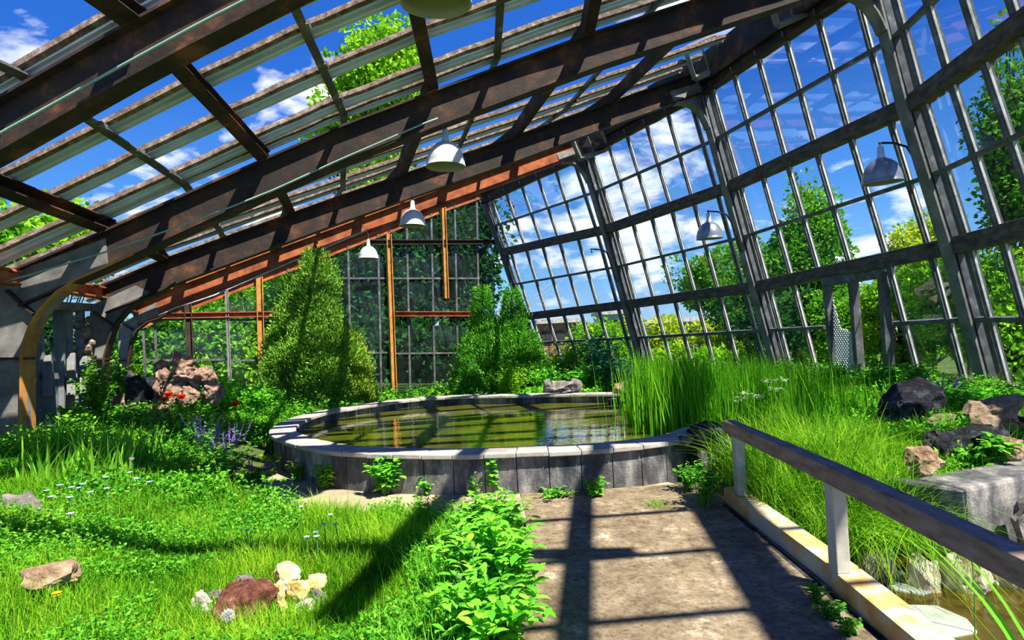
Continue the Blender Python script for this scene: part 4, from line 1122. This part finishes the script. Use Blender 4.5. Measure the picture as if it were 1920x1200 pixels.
# ---- reeds and sedges
def stand(name, label, cx, cy, rx, ry, n, H, z, W=.018):
    g = empty(name, (cx, cy, z), label, 'reeds')
    a = rng.normal(size=(n, 2))*np.array([rx, ry])*.55+np.array([cx, cy])
    t = TB(); p = np.concatenate([a, np.full((n, 1), z-.05)], 1)
    t.blades(p, rng.uniform(0, 6.28, n), H*rng.uniform(.6, 1.12, n), W*rng.uniform(.7, 1.2, n), rng.uniform(.05, .4, n)**1.3, 4, np.clip(rng.normal(.5, .25, n), 0, 1), .15)
    t.build('foliage', M['reed'], g); return g
stand('reed_clump', 'dense dark green reeds standing in the pond edge', 2.3, 9.2, .5, 1.2, 1700, 1.15, .25)
stand('reed_clump', 'tall bright reeds behind the dark rock at the pond end', 2.95, 8.2, .65, .8, 1600, 1.0, .2)
stand('reed_clump', 'wide reed stand stretching toward the middle tall post', 3.6, 8.9, .9, 1.0, 1700, 1.0, .25)
stand('reed_clump', 'thin reeds at the far side of the wide stand', 3.5, 10.4, 1.0, .8, 900, .95, .3)
SED = [(2.45, 6.3, 1.0), (2.95, 6.6, 1.0), (2.4, 5.55, .8), (2.85, 5.75, .95), (3.25, 6.05, .75), (3.6, 6.7, .6), (2.55, 5.1, .75), (3.05, 5.3, .8), (3.9, 6.3, .45), (4.2, 7.2, .4), (3.2, 7.3, .8)]
SL_ = ['arching sedge tuft behind the first railing post', 'arching sedge tuft behind that of the first post', 'short sedge tuft close against the kerb', 'large arching sedge tuft in the middle of the railing gap', 'arching sedge tuft beside the retaining wall corner', 'sedge tuft behind the retaining wall corner',
       'sedge tuft hanging over the stream head', 'sedge tuft trailing over the white rocks', 'small sedge tuft on the retaining bed', 'sedge tuft near the black boulder', 'sedge tuft between reeds and black boulder']
for (x, y, s), lb in zip(SED, SL_):
    tuft('sedge', lb, 'sedge', (x, y, max(-.25, h1(x, y))), 650, .95*s, .011, .7, 5, M['sedge'], .13, droop=.42)
# trailing grass over the stream bank
tuft('trailing_grass', 'long grass trailing down into the stream behind the middle post', 'grass tuft', (2.75, 4.95, -.05), 380, .7, .007, 1.1, 5, M['sedge'], .16, az=-1.4, azs=.7, droop=.85)
tuft('trailing_grass', 'dry grass trailing beside the white rocks in the stream', 'grass tuft', (3.1, 4.85, .0), 260, .65, .007, 1.1, 5, M['sedge'], .12, az=-1.5, azs=.7, droop=.9)
tuft('water_grass', 'broad bladed green clump at the stream in the lower corner', 'grass tuft', (2.36, 2.8, -.34), 60, .62, .02, .5, 5, M['reed'], .07)
tuft('water_grass', 'long arching broad leaf reaching over the stream', 'grass tuft', (2.36, 2.8, -.3), 3, 1.0, .032, .95, 8, M['lush'], .02, az=1.85, azs=.12, droop=.35)
bush('hosta', 'dark green rosette plant on the black stones of the bed', 'plant', (4.35, 5.65, .36), .2, .24, 20, 5, .15, .09, M['herb'])
bush('bank_bush', 'bright yellow green bush before the double door', 'bush', on(1722, 710, 8.5), .28, .6, 34, 13, .12, .08, M['lush'])
for k, (px, d, r_, h_) in enumerate([(1690, 9.2, .4, .5), (1640, 9.6, .45, .45), (1560, 10.2, .5, .5), (1480, 10.6, .5, .55), (1860, 7.3, .4, .45), (1910, 7.6, .35, .4), (1800, 7.4, .35, .35), (1400, 11.5, .6, .6)]):
    bush('bank_weed', ['shrubby weed at the torn wire side of the door', 'shrubby weed at the door threshold', 'grey green weed under the first door jamb', 'shrubby weed at the foot of the middle tall post', 'leafy weed beside the nearest tall post foot', 'leafy weed beyond the nearest tall post', 'low weed before the nearest tall post', 'shrubby weed behind the reeds'][k],
         'weed', on(px, 720, d), r_, h_, 44, 15, .08, .04, M['lush' if k in (1, 4, 6) else 'herb'], flat=False)

# ---- junipers
def juniper(name, label, base, cols, mt, nsp, L=.16):
    """cols: (dx, dy, z0, height, radius)"""
    base = Vector(base); g = empty(name, base, label, 'conifer')
    t = TB(); mb = MB(); tot = sum(c[3]*c[4] for c in cols)
    for dx, dy, z0, h, r in cols:
        n = int(nsp*h*r/tot); u = rng.random(n)
        tt = 1-np.sqrt(1-u*.98); tt = .0+tt
        az = rng.uniform(0, 6.283, n)
        lump = np.array([mnoise.noise(Vector((math.cos(a)*1.8+dx*3, math.sin(a)*1.8, q*h*1.9))) for a, q in zip(az, tt)])
        prof = np.clip(1-tt, 0, 1)**.74*(1-.3*np.exp(-tt*9))*1.16
        rr = r*prof*(1+.5*lump)*np.sqrt(rng.uniform(.35, 1.0, n))
        p = np.stack([base.x+dx+np.cos(az)*rr, base.y+dy+np.sin(az)*rr, base.z+z0+tt*h*.97], 1)
        per = 9
        pp = np.repeat(p, per, 0); ao = np.repeat(az, per)
        D = np.stack([np.cos(ao)*.55, np.sin(ao)*.55, np.full(n*per, .8)], 1)+rng.normal(0, .42, (n*per, 3))
        off = rng.normal(0, .05, (n*per, 3))
        depth = rr/(r*prof+1e-6)
        rn = np.clip(.5+np.repeat(rng.normal(0, .16, n), per)+rng.normal(0, .2, n*per), 0, 1)
        t.leaves(pp+off, D, L*rng.uniform(.5, 1.2, n*per), L*.28, rn, .1)
        mb.tube([base+Vector((dx, dy, -.1)), base+Vector((dx, dy, z0+h*.5)), base+Vector((dx, dy, z0+h*.9))], [.07*r+.03, .05*r+.02, .008], 7)
    t.build('foliage', mt, g); mb.build('trunk', M['bark'], g); return g
def jpx(name, label, px, py, d, cols, mt, nsp, L=.16, z=None):
    p = P(px, py, d); b = Vector((p.x, p.y, h1(p.x, p.y) if z is None else z)); k = d/F_PX
    cc_ = [(dx*k, dy, z0*k, h*k, r*k) for dx, dy, z0, h, r in cols]
    return juniper(name, label, b, cc_, mt, nsp, L)
jpx('juniper', 'tall broad juniper with two dark columns in front of the end wall', 588, 770, 14.2, [(-30, .2, 0, 300, 58), (18, -.1, 0, 350, 66), (4, .3, 0, 250, 78), (-58, -.1, 0, 190, 44)], M['juniper_l'], 10500, .105)
jpx('juniper', 'shorter rounded juniper leaning on the tall one', 664, 762, 14.6, [(0, 0, 0, 180, 38), (16, -.2, 0, 110, 26)], M['juniper_y'], 2600, .1)
jpx('juniper', 'pointed bright green juniper, first of the twin pair', 908, 742, 16.4, [(4, 0, 0, 252, 44), (-22, -.2, 0, 150, 34), (10, .2, 0, 170, 48)], M['juniper'], 4600, .115)
jpx('juniper', 'pointed bright green juniper, second of the twin pair by the glass wall', 972, 738, 16.8, [(-4, 0, 0, 236, 42), (26, -.1, 0, 140, 34), (0, .3, 0, 160, 46)], M['juniper'], 4600, .115)
jpx('juniper', 'small low juniper at the feet of the twin pair', 884, 742, 15.4, [(0, 0, 0, 92, 28), (-14, .1, 0, 66, 20)], M['juniper'], 1500, .1)
bush('round_shrub', 'round fine leaved yellow green shrub before the twin junipers', 'shrub', on(958, 742, 15.2), .62, 1.2, 90, 30, .09, .035, M['tree_bright'], flat=False, droop=.3)
for k, (px, d, r_, h_, mt) in enumerate([(1022, 15.6, .7, .95, 'lush'), (1062, 16.4, .8, 1.25, 'tree_mid'), (1100, 15.2, .7, .8, 'lush'), (1150, 14.6, .75, 1.0, 'blue_shrub'), (1185, 13.6, .55, .8, 'blue_shrub'), (1120, 16.8, .8, 1.25, 'blue_shrub'), (1060, 14.4, .7, .5, 'tree_bright'), (1130, 13.6, .6, .45, 'lush'), (1210, 12.6, .5, .6, 'herb'), (828, 15.6, .4, .5, 'tree_bright'), (1010, 14.5, .5, .5, 'lush'), (860, 15.0, .4, .42, 'herb')]):
    bush('far_shrub', ['bright shrub beside the second twin juniper', 'tall mid green shrub against the far glass', 'bright shrub behind the long dark pond stone', 'dark blue green shrub beyond the pond', 'small blue green shrub behind the reeds', 'blue green shrub against the far glass base', 'low yellow green cushion above the long dark pond stone', 'low bright cushion beside the broken rim rocks', 'weedy shrub between reeds and rim rocks', 'low yellow green shrub before the end wall glass', 'low bright plant at the foot of the round shrub', 'low herb clump beside the small juniper'][k],
         'shrub', on(px, 730, d), r_, h_, 70, 20, .11, .06, M[mt], flat=False)

# ---- rocks
def rpx(px, py, w, h, d, mt, label, seed, z=None, **kw):
    """w, h are the size seen in the photograph's pixels, (px, py) the middle of the foot"""
    p = P(px, py, d); k = d/F_PX
    zz_ = z if z is not None else p.z
    dep = kw.pop('depth', .8)
    return rock(kw.pop('name', 'rock'), (p.x, p.y, zz_), (w*k*1.02, w*k*dep, h*k*1.2), M[mt], label, seed=seed, **kw)
CA = [(342, 692, 40, 36, 10.70, 'topmost porous rock of the rock pile'), (306, 706, 32, 26, 10.70, 'porous rock at the near shoulder under the top of the pile'), (338, 708, 48, 26, 10.60, 'porous rock right under the topmost one'), (366, 708, 28, 26, 10.80, 'small porous rock beside the one under the top'),
      (308, 733, 40, 40, 10.50, 'tall porous rock in the pile facing the steel posts'), (338, 730, 38, 28, 10.40, 'porous rock at the heart of the pile'), (366, 731, 38, 32, 10.50, 'porous rock in the middle of the pile toward the juniper'), (390, 728, 44, 40, 10.70, 'slanted porous rock on the juniper side of the pile'),
      (322, 757, 48, 36, 10.20, 'broad porous rock low in the pile facing the meadow'), (358, 757, 46, 32, 10.20, 'porous rock low in the middle of the pile'), (398, 752, 44, 36, 10.40, 'lowest porous rock on the juniper side of the pile'), (292, 760, 30, 36, 10.40, 'dark low porous rock on the post side of the pile')]
for k, (px, py, w_, h_, d, lb) in enumerate(CA):
    rpx(px, py, w_*.88, h_*.92, d, 'tufa', lb, k+1, group='porous rocks of the rock pile', rough=.42, rot=k*1.3)
rpx(258, 792, 50, 80, 10.2, 'black_rock', 'dark upright slab standing beside the rock pile', 21, boxy=.6)
rpx(224, 765, 26, 26, 10.5, 'tan_rock', 'small reddish rock beside the dark upright slab', 22)
rpx(300, 790, 44, 30, 9.9, 'tan_rock', 'pale tan rock at the front foot of the pile', 23)
rpx(285, 806, 52, 26, 9.6, 'tan_rock', 'low mossy tan rock below the poppies', 24)
rpx(362, 808, 30, 24, 9.6, 'white_rock', 'small whitish rock under the rock pile', 25)
rpx(40, 968, 96, 54, 5.6, 'grey_rock', 'broad grey rock half hidden in the border grass', 26, z=.2)
rpx(100, 1085, 95, 50, 4.3, 'tan_rock', 'flat brownish rock low in the near grass', 27, z=.12)
RG = [(452, 1070, 26, 30, 4.3, 'white_rock', 'small rounded cream stone at the back of the ring'), (462, 1088, 54, 38, 4.2, 'grey_rock', 'grey shaded stone behind the red rock'), (400, 1088, 42, 22, 4.15, 'grey_rock', 'dark flat stone behind the red rock'), (376, 1118, 46, 34, 4.0, 'white_rock', 'white angular stone at the outer end of the ring'),
      (487, 1098, 44, 30, 4.12, 'yellow_rock', 'squat yellow stone between grey and leaning ones'), (522, 1112, 34, 58, 4.02, 'yellow_rock', 'long leaning cream stone in the middle of the ring'), (540, 1070, 66, 40, 4.3, 'yellow_rock', 'largest yellow and white stone at the back of the ring'), (592, 1090, 36, 38, 4.2, 'yellow_rock', 'ochre stone at the paving end of the ring'),
      (562, 1108, 46, 42, 4.08, 'yellow_rock', 'blocky yellow stone before the largest one'), (530, 1126, 32, 22, 3.95, 'yellow_rock', 'small yellow stone beside the red rock'), (570, 1126, 36, 24, 3.95, 'white_rock', 'white stone at the front of the ring'), (596, 1108, 26, 26, 4.05, 'grey_rock', 'small dark stone at the paving end of the ring')]
for k, (px, py, w_, h_, d, mt, lb) in enumerate(RG):
    kw = dict(rough=.3, boxy=.45, rot=k*.9, sink=.1)
    if k == 5: kw['tilt'] = (0, .35)
    rpx(px, py, w_, h_, d, mt, lb, 40+k, z=.0+max(0, h1(*plan(px, py, d))), **kw)
rpx(452, 1155, 116, 58, 3.9, 'lava', 'large red brown pitted rock at the front of the stone ring', 60, z=.02, rough=.25, depth=.9)
rpx(1335, 832, 112, 46, 6.95, 'black_rock', 'dark rough rock lying at the railing end of the pond rim', 61, z=.36, rough=.3)
rpx(1290, 838, 30, 18, 6.9, 'grey_rock', 'small stone between pond coping and dark rock', 62, z=.4)
rpx(1706, 806, 104, 92, 7.4, 'black_rock', 'large black boulder standing in the bank grass', 63, z=.38, boxy=.5, rough=.3)
rpx(1868, 825, 120, 78, 6.6, 'tan_rock', 'dark brown peaked rock on the bank near the view edge', 64, z=.4, rough=.35)
rpx(1915, 830, 60, 36, 6.4, 'black_rock', 'black rock at the view edge beside the brown peaked one', 65, z=.4)
rpx(1772, 822, 60, 26, 6.9, 'tan_rock', 'low pale tan rock between boulder and peaked rock', 66, z=.42)
rpx(1762, 852, 50, 54, 5.9, 'black_rock', 'black upright stone at the end of the bed edge', 67, z=.34)
rpx(1835, 866, 140, 56, 5.9, 'black_rock', 'long black lichened stone along the bed edge', 68, z=.34, rough=.3, depth=.4)
rpx(1730, 905, 58, 44, 5.35, 'tan_rock', 'pinkish angular stone on the retaining wall corner', 69, z=.33, boxy=.3)
rpx(1890, 876, 60, 36, 5.75, 'tan_rock', 'pale rough stone on the retaining wall top', 70, z=.34)
rpx(1812, 742, 70, 22, 7.9, 'tan_rock', 'tan stone at the plinth beside the nearest tall post', 71, z=.5)
rpx(1905, 748, 60, 30, 7.7, 'tan_rock', 'pale stone on the bank beyond the nearest tall post', 72, z=.45)
for k, (x, y, sx_, sz_, mt, lb) in enumerate([(2.98, 4.6, .26, .36, 'white_rock', 'white pointed rock nearest the kerb in the stream'), (3.22, 4.58, .32, .34, 'white_rock', 'rounded white rock in the stream under the railing'), (3.56, 4.6, .28, .24, 'white_rock', 'low white rock against the retaining wall'),
                                          (3.98, 4.78, .42, .6, 'grey_rock', 'tall pale grey rock before the retaining wall'), (4.35, 4.7, .32, .3, 'white_rock', 'white rock at the view edge under the retaining wall'), (2.7, 4.75, .3, .4, 'grey_rock', 'grey rock under the trailing grass')]):
    rock('rock', (x, y, -.42), (sx_, sx_*.85, sz_*1.1), M[mt], lb, seed=80+k, rot=k, boxy=.3, rough=.3, sink=.12)
rpx(1048, 744, 66, 20, 13.2, 'grey_rock', 'long dark stone lying on the far pond rim', 90, z=.42, depth=.5)
rpx(1080, 742, 24, 25, 13.2, 'grey_rock', 'upright dark stone at the end of the long one', 91, z=.42)
rpx(1028, 742, 20, 26, 13.2, 'grey_rock', 'upright grey stone on the far pond rim', 92, z=.42)
rpx(1172, 752, 34, 36, 12.4, 'tan_rock', 'brown broken rock where the far rim ends', 93, z=.3)
rpx(1198, 752, 40, 38, 12.0, 'black_rock', 'black rock beside the broken rim end', 94, z=.3)
rpx(1150, 760, 20, 12, 12.1, 'grey_rock', 'tiny rock at the waterline under the broken rim', 95, z=.26)
# flat slabs lying in the stream
for k, (px, py, w_, lb) in enumerate([(1712, 1102, .42, 'pale flat slab just above the stream water'), (1740, 1172, .62, 'largest pale flat slab under the stream water'), (1655, 1082, .4, 'algae covered flat slab at the kerb side of the stream')]):
    p = G(px, py, -.315); mb = MB(); n_ = 7
    mb.prism([p+Vector((math.cos(a*6.283/n_)*w_*.5*random.uniform(.75, 1.1), math.sin(a*6.283/n_)*w_*.42*random.uniform(.75, 1.1), 0)) for a in range(n_)], (.02, .01, .06))
    o = mb.build('stone_slab', M['slab'], bevel=.01); props(o, lb, 'slab')
mb = MB(); mb.tube(resample([P(1882, 788, 6.3), P(1900, 788, 6.2), P(1915, 795, 6.0), P(1935, 815, 5.9)], 14, False), .018, 8)
o = mb.build('pipe', M['rust_red'], smooth=True); props(o, 'reddish bent pipe lying over rocks at the view edge', 'pipe')
# ------------------------------------------------------------------ outside the glass
def tree(name, label, base, H, blobs, leafL, n, mt, cat='tree', trunk=.12, group=None, up=0.25, clump=.55):
    """blobs: (dx, dy, z, rx, rz) crown ellipsoids"""
    base = Vector(base); g = empty(name, base, label, cat, group)
    t = TB(); mb = MB()
    tot = sum(b[3]**2*b[4] for b in blobs)
    topz = max(b[2] for b in blobs)
    mb.tube([base+Vector((0, 0, -.3)), base+Vector((.05*H*.2, 0, topz*.5)), base+Vector((0, 0, topz))], [trunk, trunk*.75, trunk*.25], 8)
    for dx, dy, z, rx, rz in blobs:
        nb = max(30, int(n*(rx**2*rz)/tot)); nc = max(10, int(8*(rx*rx*rz)**.5/clump))
        cd = unit(nc); cr_ = rng.uniform(.45, .95, nc)[:, None]
        cc = np.array([base.x+dx, base.y+dy, base.z+z])+cd*cr_*np.array([rx, rx, rz])
        for q in cc[:6]:
            mb.tube([base+Vector((0, 0, max(.2, (z-rz)*.75))), base.lerp(Vector(q), .5)+Vector((0, 0, .1*H)), Vector(q)], [trunk*.35, trunk*.22, .012], 5)
        ci = rng.integers(0, nc, nb); d = unit(nb)
        pos = cc[ci]+d*clump*rng.uniform(.4, 1.1, nb)[:, None]**.5*rng.uniform(.6, 1.1, nc)[ci][:, None]
        rn = np.clip(.48+rng.normal(0, .14, nc)[ci]+rng.normal(0, .18, nb), 0, 1)
        t.leaves(pos, d+unit(nb)*.8+np.array([0, 0, up-.4]), leafL*rng.uniform(.6, 1.25, nb), leafL*.62, rn, .12)
    t.build('crown', M[mt], g); mb.build('trunk', M['bark'], g); return g
def tpx(name, label, px, d, blobs, leafL, n, mt, **kw):
    """blobs in photograph pixels: (cx, cy, rx, ry)"""
    yh = 630-(px-960)*.047; k = d/F_PX; p = P(px, yh, d); b = Vector((p.x, p.y, 0))
    bb = []
    for cx, cy, rx, ry in blobs:
        c = P(cx, cy, d); bb.append((c.x-b.x, random.uniform(-.2, .2)*rx*k, c.z, rx*k, ry*k))
    return tree(name, label, b, max(q[2]+q[4] for q in bb), bb, leafL, n, M and mt, **kw)
# seen through the roof
tpx('poplar', 'tall bright poplar rising behind the end wall, seen through the roof', 700, 30, [(712, 100, 66, 46), (690, 150, 70, 55), (735, 160, 62, 50), (660, 235, 60, 40), (700, 300, 55, 60), (610, 255, 32, 26), (690, 400, 50, 70)], .3, 16000, 'tree_bright', clump=1.0, trunk=.3)
tpx('garden_tree', 'bright tree showing between the lowest roof channels', 95, 21, [(115, 400, 30, 26), (95, 440, 60, 40), (40, 440, 40, 36), (160, 470, 60, 30), (60, 520, 80, 50)], .3, 5200, 'tree_bright', clump=.7)
tpx('garden_tree', 'dark leafy tree beyond the low side of the roof', 10, 17, [(10, 470, 50, 40), (-60, 430, 70, 60), (30, 520, 50, 40)], .28, 2600, 'tree_mid', clump=.6)
# behind the end wall and the low wall
tpx('hedge_bush', 'dark hedge bush outside the low wall panes', 110, 15, [(90, 640, 50, 60), (150, 660, 50, 60), (110, 730, 70, 60)], .22, 3000, 'tree_dark', cat='hedge', clump=.5)
for k, (px, d, bl, mt, lb) in enumerate([
    (262, 20, [(262, 640, 34, 45), (255, 690, 40, 50)], 'tree_mid', 'ivy hedge bush seen through the first end wall panes'),
    (325, 20.5, [(325, 625, 40, 30), (320, 680, 44, 55)], 'tree_mid', 'ivy hedge bush behind the rock pile'),
    (390, 21, [(390, 600, 42, 44), (395, 665, 44, 60)], 'tree_bright', 'bright ivy hedge bush right of the rock pile outside'),
    (452, 21.5, [(452, 595, 40, 48), (450, 660, 42, 55)], 'tree_bright', 'brightest hedge bush behind the ochre post'),
    (520, 22, [(520, 560, 44, 52), (520, 640, 46, 60)], 'tree_mid', 'hedge bush behind the tall juniper'),
    (430, 29, [(430, 560, 90, 40), (540, 525, 70, 45)], 'tree_dark', 'dark tree above the hedge beyond the end wall'),
    (610, 26, [(610, 520, 60, 80), (600, 600, 60, 70)], 'tree_dark', 'dark tree hidden mostly by the tall juniper'),
    (690, 27, [(690, 480, 50, 90), (680, 560, 50, 60), (690, 640, 50, 60)], 'tree_dark', 'dark tree behind the smallest pendant lamp'),
    (770, 28, [(765, 470, 60, 90), (780, 390, 50, 60), (770, 560, 60, 60), (740, 600, 60, 60)], 'tree_dark', 'dark tall tree behind the middle of the end wall'),
    (860, 28.5, [(855, 440, 56, 80), (885, 385, 40, 50), (860, 530, 60, 70), (900, 460, 40, 80), (870, 620, 50, 60), (925, 430, 22, 60)], 'tree_dark', 'dark tree behind the stub post and corner'),
    (800, 33, [(800, 420, 90, 80), (700, 440, 90, 70)], 'tree_mid', 'mid green tree farthest behind the end wall'),
    (760, 25, [(760, 660, 60, 50), (820, 660, 50, 50), (700, 670, 50, 45)], 'tree_dark', 'low dark hedge behind the pond end of the end wall')]):
    tpx('hedge_bush' if k < 5 else 'garden_tree', lb, px, d, bl, .24 if k < 5 else .32, 3600 if k < 5 else 7000, mt, cat='hedge' if k < 5 else 'tree', clump=.5 if k < 5 else .9, trunk=.1 if k < 5 else .2)
# beyond the tall glass wall
for k, (px, d, bl, mt, n_, lb) in enumerate([
    (1515, 27, [(1502, 350, 12, 22), (1535, 372, 16, 26), (1505, 400, 36, 34), (1545, 420, 34, 44), (1500, 450, 55, 44), (1540, 480, 48, 40), (1460, 490, 40, 34), (1510, 530, 80, 36)], 'tree_mid', 8000, 'pointed leafy tree outside between the middle and nearest tall posts'),
    (1345, 30, [(1340, 500, 40, 30), (1300, 520, 34, 26), (1385, 530, 40, 34), (1410, 490, 34, 34), (1350, 550, 70, 26)], 'tree_mid', 5000, 'rounded tree outside behind the wall lamp of the middle post'),
    (1400, 24, [(1400, 575, 26, 30), (1420, 605, 24, 30), (1370, 590, 20, 24)], 'tree_dark', 2000, 'dark crooked tree before the pale shed outside'),
    (1740, 21, [(1735, 440, 34, 28), (1700, 455, 30, 20), (1765, 425, 26, 26), (1740, 490, 60, 34)], 'tree_yellow', 3200, 'yellow green tree outside beside the nearest tall post'),
    (1895, 13, [(1900, 180, 44, 44), (1868, 240, 46, 40), (1905, 290, 60, 52), (1915, 370, 56, 46), (1845, 215, 24, 24), (1870, 350, 22, 20), (1985, 250, 80, 120), (1915, 55, 24, 30)], 'tree_mid', 9000, 'tall airy tree outside by the nearest bay of the glass wall'),
    (1690, 16, [(1690, 560, 44, 50), (1650, 580, 34, 50), (1690, 640, 60, 50)], 'tree_bright', 4200, 'bright green shrub outside the double door'),
    (1745, 15, [(1750, 540, 44, 46), (1770, 610, 50, 60)], 'tree_bright', 3600, 'bright green shrub outside next to the nearest tall post'),
    (1880, 13, [(1880, 520, 50, 50), (1870, 590, 70, 50), (1930, 560, 60, 60), (1890, 660, 70, 50)], 'tree_bright', 4800, 'bright green shrub outside the nearest bay'),
    (1590, 19, [(1590, 580, 34, 44), (1560, 600, 34, 50), (1620, 610, 36, 54), (1580, 660, 60, 44)], 'tree_mid', 3800, 'leafy shrub outside the open doorway'),
    (1490, 22, [(1490, 600, 40, 48), (1450, 610, 30, 40), (1510, 650, 50, 40)], 'tree_dark', 3000, 'dark shrub outside beside the middle tall post'),
    (1810, 17, [(1810, 500, 44, 30), (1840, 560, 50, 50)], 'tree_mid', 2800, 'mid green bush outside behind the nearest tall post'),
    (1330, 26, [(1335, 640, 34, 30), (1365, 655, 30, 26)], 'tree_yellow', 1800, 'yellow green shrub outside the middle bay'),
    (1255, 27, [(1250, 640, 22, 34), (1235, 660, 22, 28)], 'tree_yellow', 1600, 'yellow green shrub outside beside the far tall post'),
    (1120, 30, [(1120, 625, 22, 28), (1095, 645, 26, 26), (1150, 640, 22, 34)], 'tree_bright', 2000, 'bright shrub outside the far bay'),
    (1180, 31, [(1180, 630, 22, 26), (1200, 650, 26, 26)], 'tree_yellow', 1500, 'small yellow green shrub outside the far bay'),
    (1300, 24, [(1300, 690, 90, 24), (1400, 690, 70, 24)], 'tree_bright', 2200, 'low weeds outside the middle bay')]):
    tpx('shrub' if k > 4 else 'garden_tree', lb, px, d, bl, .14 if d < 22 else .22, int(n_*1.7), mt, cat='shrub' if k > 4 else 'tree', clump=.45 if d < 22 else .7, trunk=.06 if k > 4 else .16)
# far buildings
def house(name, label, cat, px0, px1, py0, py1, d, mt, roof=None):
    a, b = P(px0, py1, d), P(px1, py0, d); g = empty(name, (a.x, a.y, -.5), label, cat)
    mb = MB(); mb.hexa([Vector((x, y, z)) for z in (-.5, b.z) for x, y in [(a.x, a.y), (b.x, a.y), (b.x, a.y+5), (a.x, a.y+5)]]); mb.build('walls', M[mt], g)
    mb = MB(); mb.beam(Vector((a.x-.2, a.y+2.4, b.z+.15)), Vector((b.x+.2, a.y+2.4, b.z+.15)), 5.6, .3); mb.build('roof', M[roof or 'white_paint'], g)
    n_ = 3
    for q in range(n_):
        xx = a.x+(b.x-a.x)*(q+.5)/n_; w_ = (b.x-a.x)*.14; zz_ = b.z-1.0
        mb = MB(); mb.beam(Vector((xx-w_, a.y-.03, zz_)), Vector((xx+w_, a.y-.03, zz_)), .08, .9); mb.build('window', M['dark'], g)
house('shed', 'low pale sheet walled shed outside behind the middle bay', 'building', 1195, 1440, 596, 690, 42, 'shed')
house('brick_building', 'low brick building outside beyond the second twin juniper', 'building', 1015, 1085, 604, 700, 44, 'brick')
house('brick_building', 'pale far building outside beside the far tall post', 'building', 1130, 1180, 588, 680, 58, 'shed')
# ------------------------------------------------------------------ light
sun = bpy.data.lights.new('sun', 'SUN'); so = bpy.data.objects.new('sun', sun); C.objects.link(so)
SUN_AZ, SUN_EL = (.72, -.69), math.radians(58)
hv = Vector((*SUN_AZ, 0)).normalized()*math.cos(SUN_EL); sv = Vector((hv.x, hv.y, math.sin(SUN_EL)))
so.rotation_euler = sv.to_track_quat('Z', 'Y').to_euler(); so.location = sv*40
sun.energy = 8.0; sun.angle = math.radians(.6); sun.color = (1, .94, .82)

wd = bpy.data.worlds.new('sky'); bpy.context.scene.world = wd; wd.use_nodes = True
nt = wd.node_tree; nt.nodes.clear()
out = nd(nt, 'ShaderNodeOutputWorld'); bg = nd(nt, 'ShaderNodeBackground'); nt.links.new(bg.outputs[0], out.inputs[0])
tc = nd(nt, 'ShaderNodeTexCoord'); sx = nd(nt, 'ShaderNodeSeparateXYZ'); nt.links.new(tc.outputs['Generated'], sx.inputs[0])
sky = ramp(nt, [(0, (.42, .6, .8)), (.08, (.2, .45, .8)), (.2, (.075, .26, .68)), (.38, (.022, .125, .52)), (.8, (.008, .055, .33))], sx.outputs['Z'])
zz = nd(nt, 'ShaderNodeMath', operation='ADD'); zz.inputs[1].default_value = .22; nt.links.new(sx.outputs['Z'], zz.inputs[0])
zm = nd(nt, 'ShaderNodeMath', operation='MAXIMUM'); zm.inputs[1].default_value = .05; nt.links.new(zz.outputs[0], zm.inputs[0])
dv = nd(nt, 'ShaderNodeVectorMath', operation='DIVIDE'); cb = nd(nt, 'ShaderNodeCombineXYZ')
for k in range(3): nt.links.new(zm.outputs[0], cb.inputs[k])
nt.links.new(tc.outputs['Generated'], dv.inputs[0]); nt.links.new(cb.outputs[0], dv.inputs[1])
mp = nd(nt, 'ShaderNodeMapping'); mp.inputs['Location'].default_value = (3.1, 1.7, .4); mp.inputs['Scale'].default_value = (1, 1, .6); nt.links.new(dv.outputs[0], mp.inputs[0])
nz = nd(nt, 'ShaderNodeTexNoise'); nz.inputs['Scale'].default_value = 2.3; nz.inputs['Detail'].default_value = 9; nz.inputs['Roughness'].default_value = .56; nz.inputs['Distortion'].default_value = .3
nt.links.new(mp.outputs[0], nz.inputs['Vector'])
el = nd(nt, 'ShaderNodeMapRange'); el.inputs['From Min'].default_value = .1; el.inputs['From Max'].default_value = .55; el.inputs['To Min'].default_value = -.015; el.inputs['To Max'].default_value = -.09
nt.links.new(sx.outputs['Z'], el.inputs[0])
ns = nd(nt, 'ShaderNodeMath', operation='ADD'); nt.links.new(nz.outputs['Fac'], ns.inputs[0]); nt.links.new(el.outputs[0], ns.inputs[1])
cl = ramp(nt, [(.515, (0, 0, 0)), (.56, (.5, .5, .5)), (.61, (1, 1, 1))], ns.outputs[0])
cc_ = ramp(nt, [(.5, (.62, .72, .85)), (.7, (1.0, 1.0, 1.0))], nz.outputs['Fac'])
mx = nd(nt, 'ShaderNodeMix', data_type='RGBA'); nt.links.new(cl, mx.inputs[0]); nt.links.new(sky, mx.inputs[6]); nt.links.new(cc_, mx.inputs[7])
nt.links.new(mx.outputs[2], bg.inputs[0]); bg.inputs[1].default_value = .92

sc = bpy.context.scene
sc.view_settings.view_transform = 'Standard'; sc.view_settings.look = 'None'; sc.view_settings.gamma = 1; sc.view_settings.exposure = .66
sc.view_settings.use_curve_mapping = False
sc.cycles.max_bounces = 8; sc.cycles.diffuse_bounces = 3; sc.cycles.glossy_bounces = 3; sc.cycles.transparent_max_bounces = 24; sc.cycles.transmission_bounces = 4
sc.cycles.caustics_reflective = False; sc.cycles.caustics_refractive = False
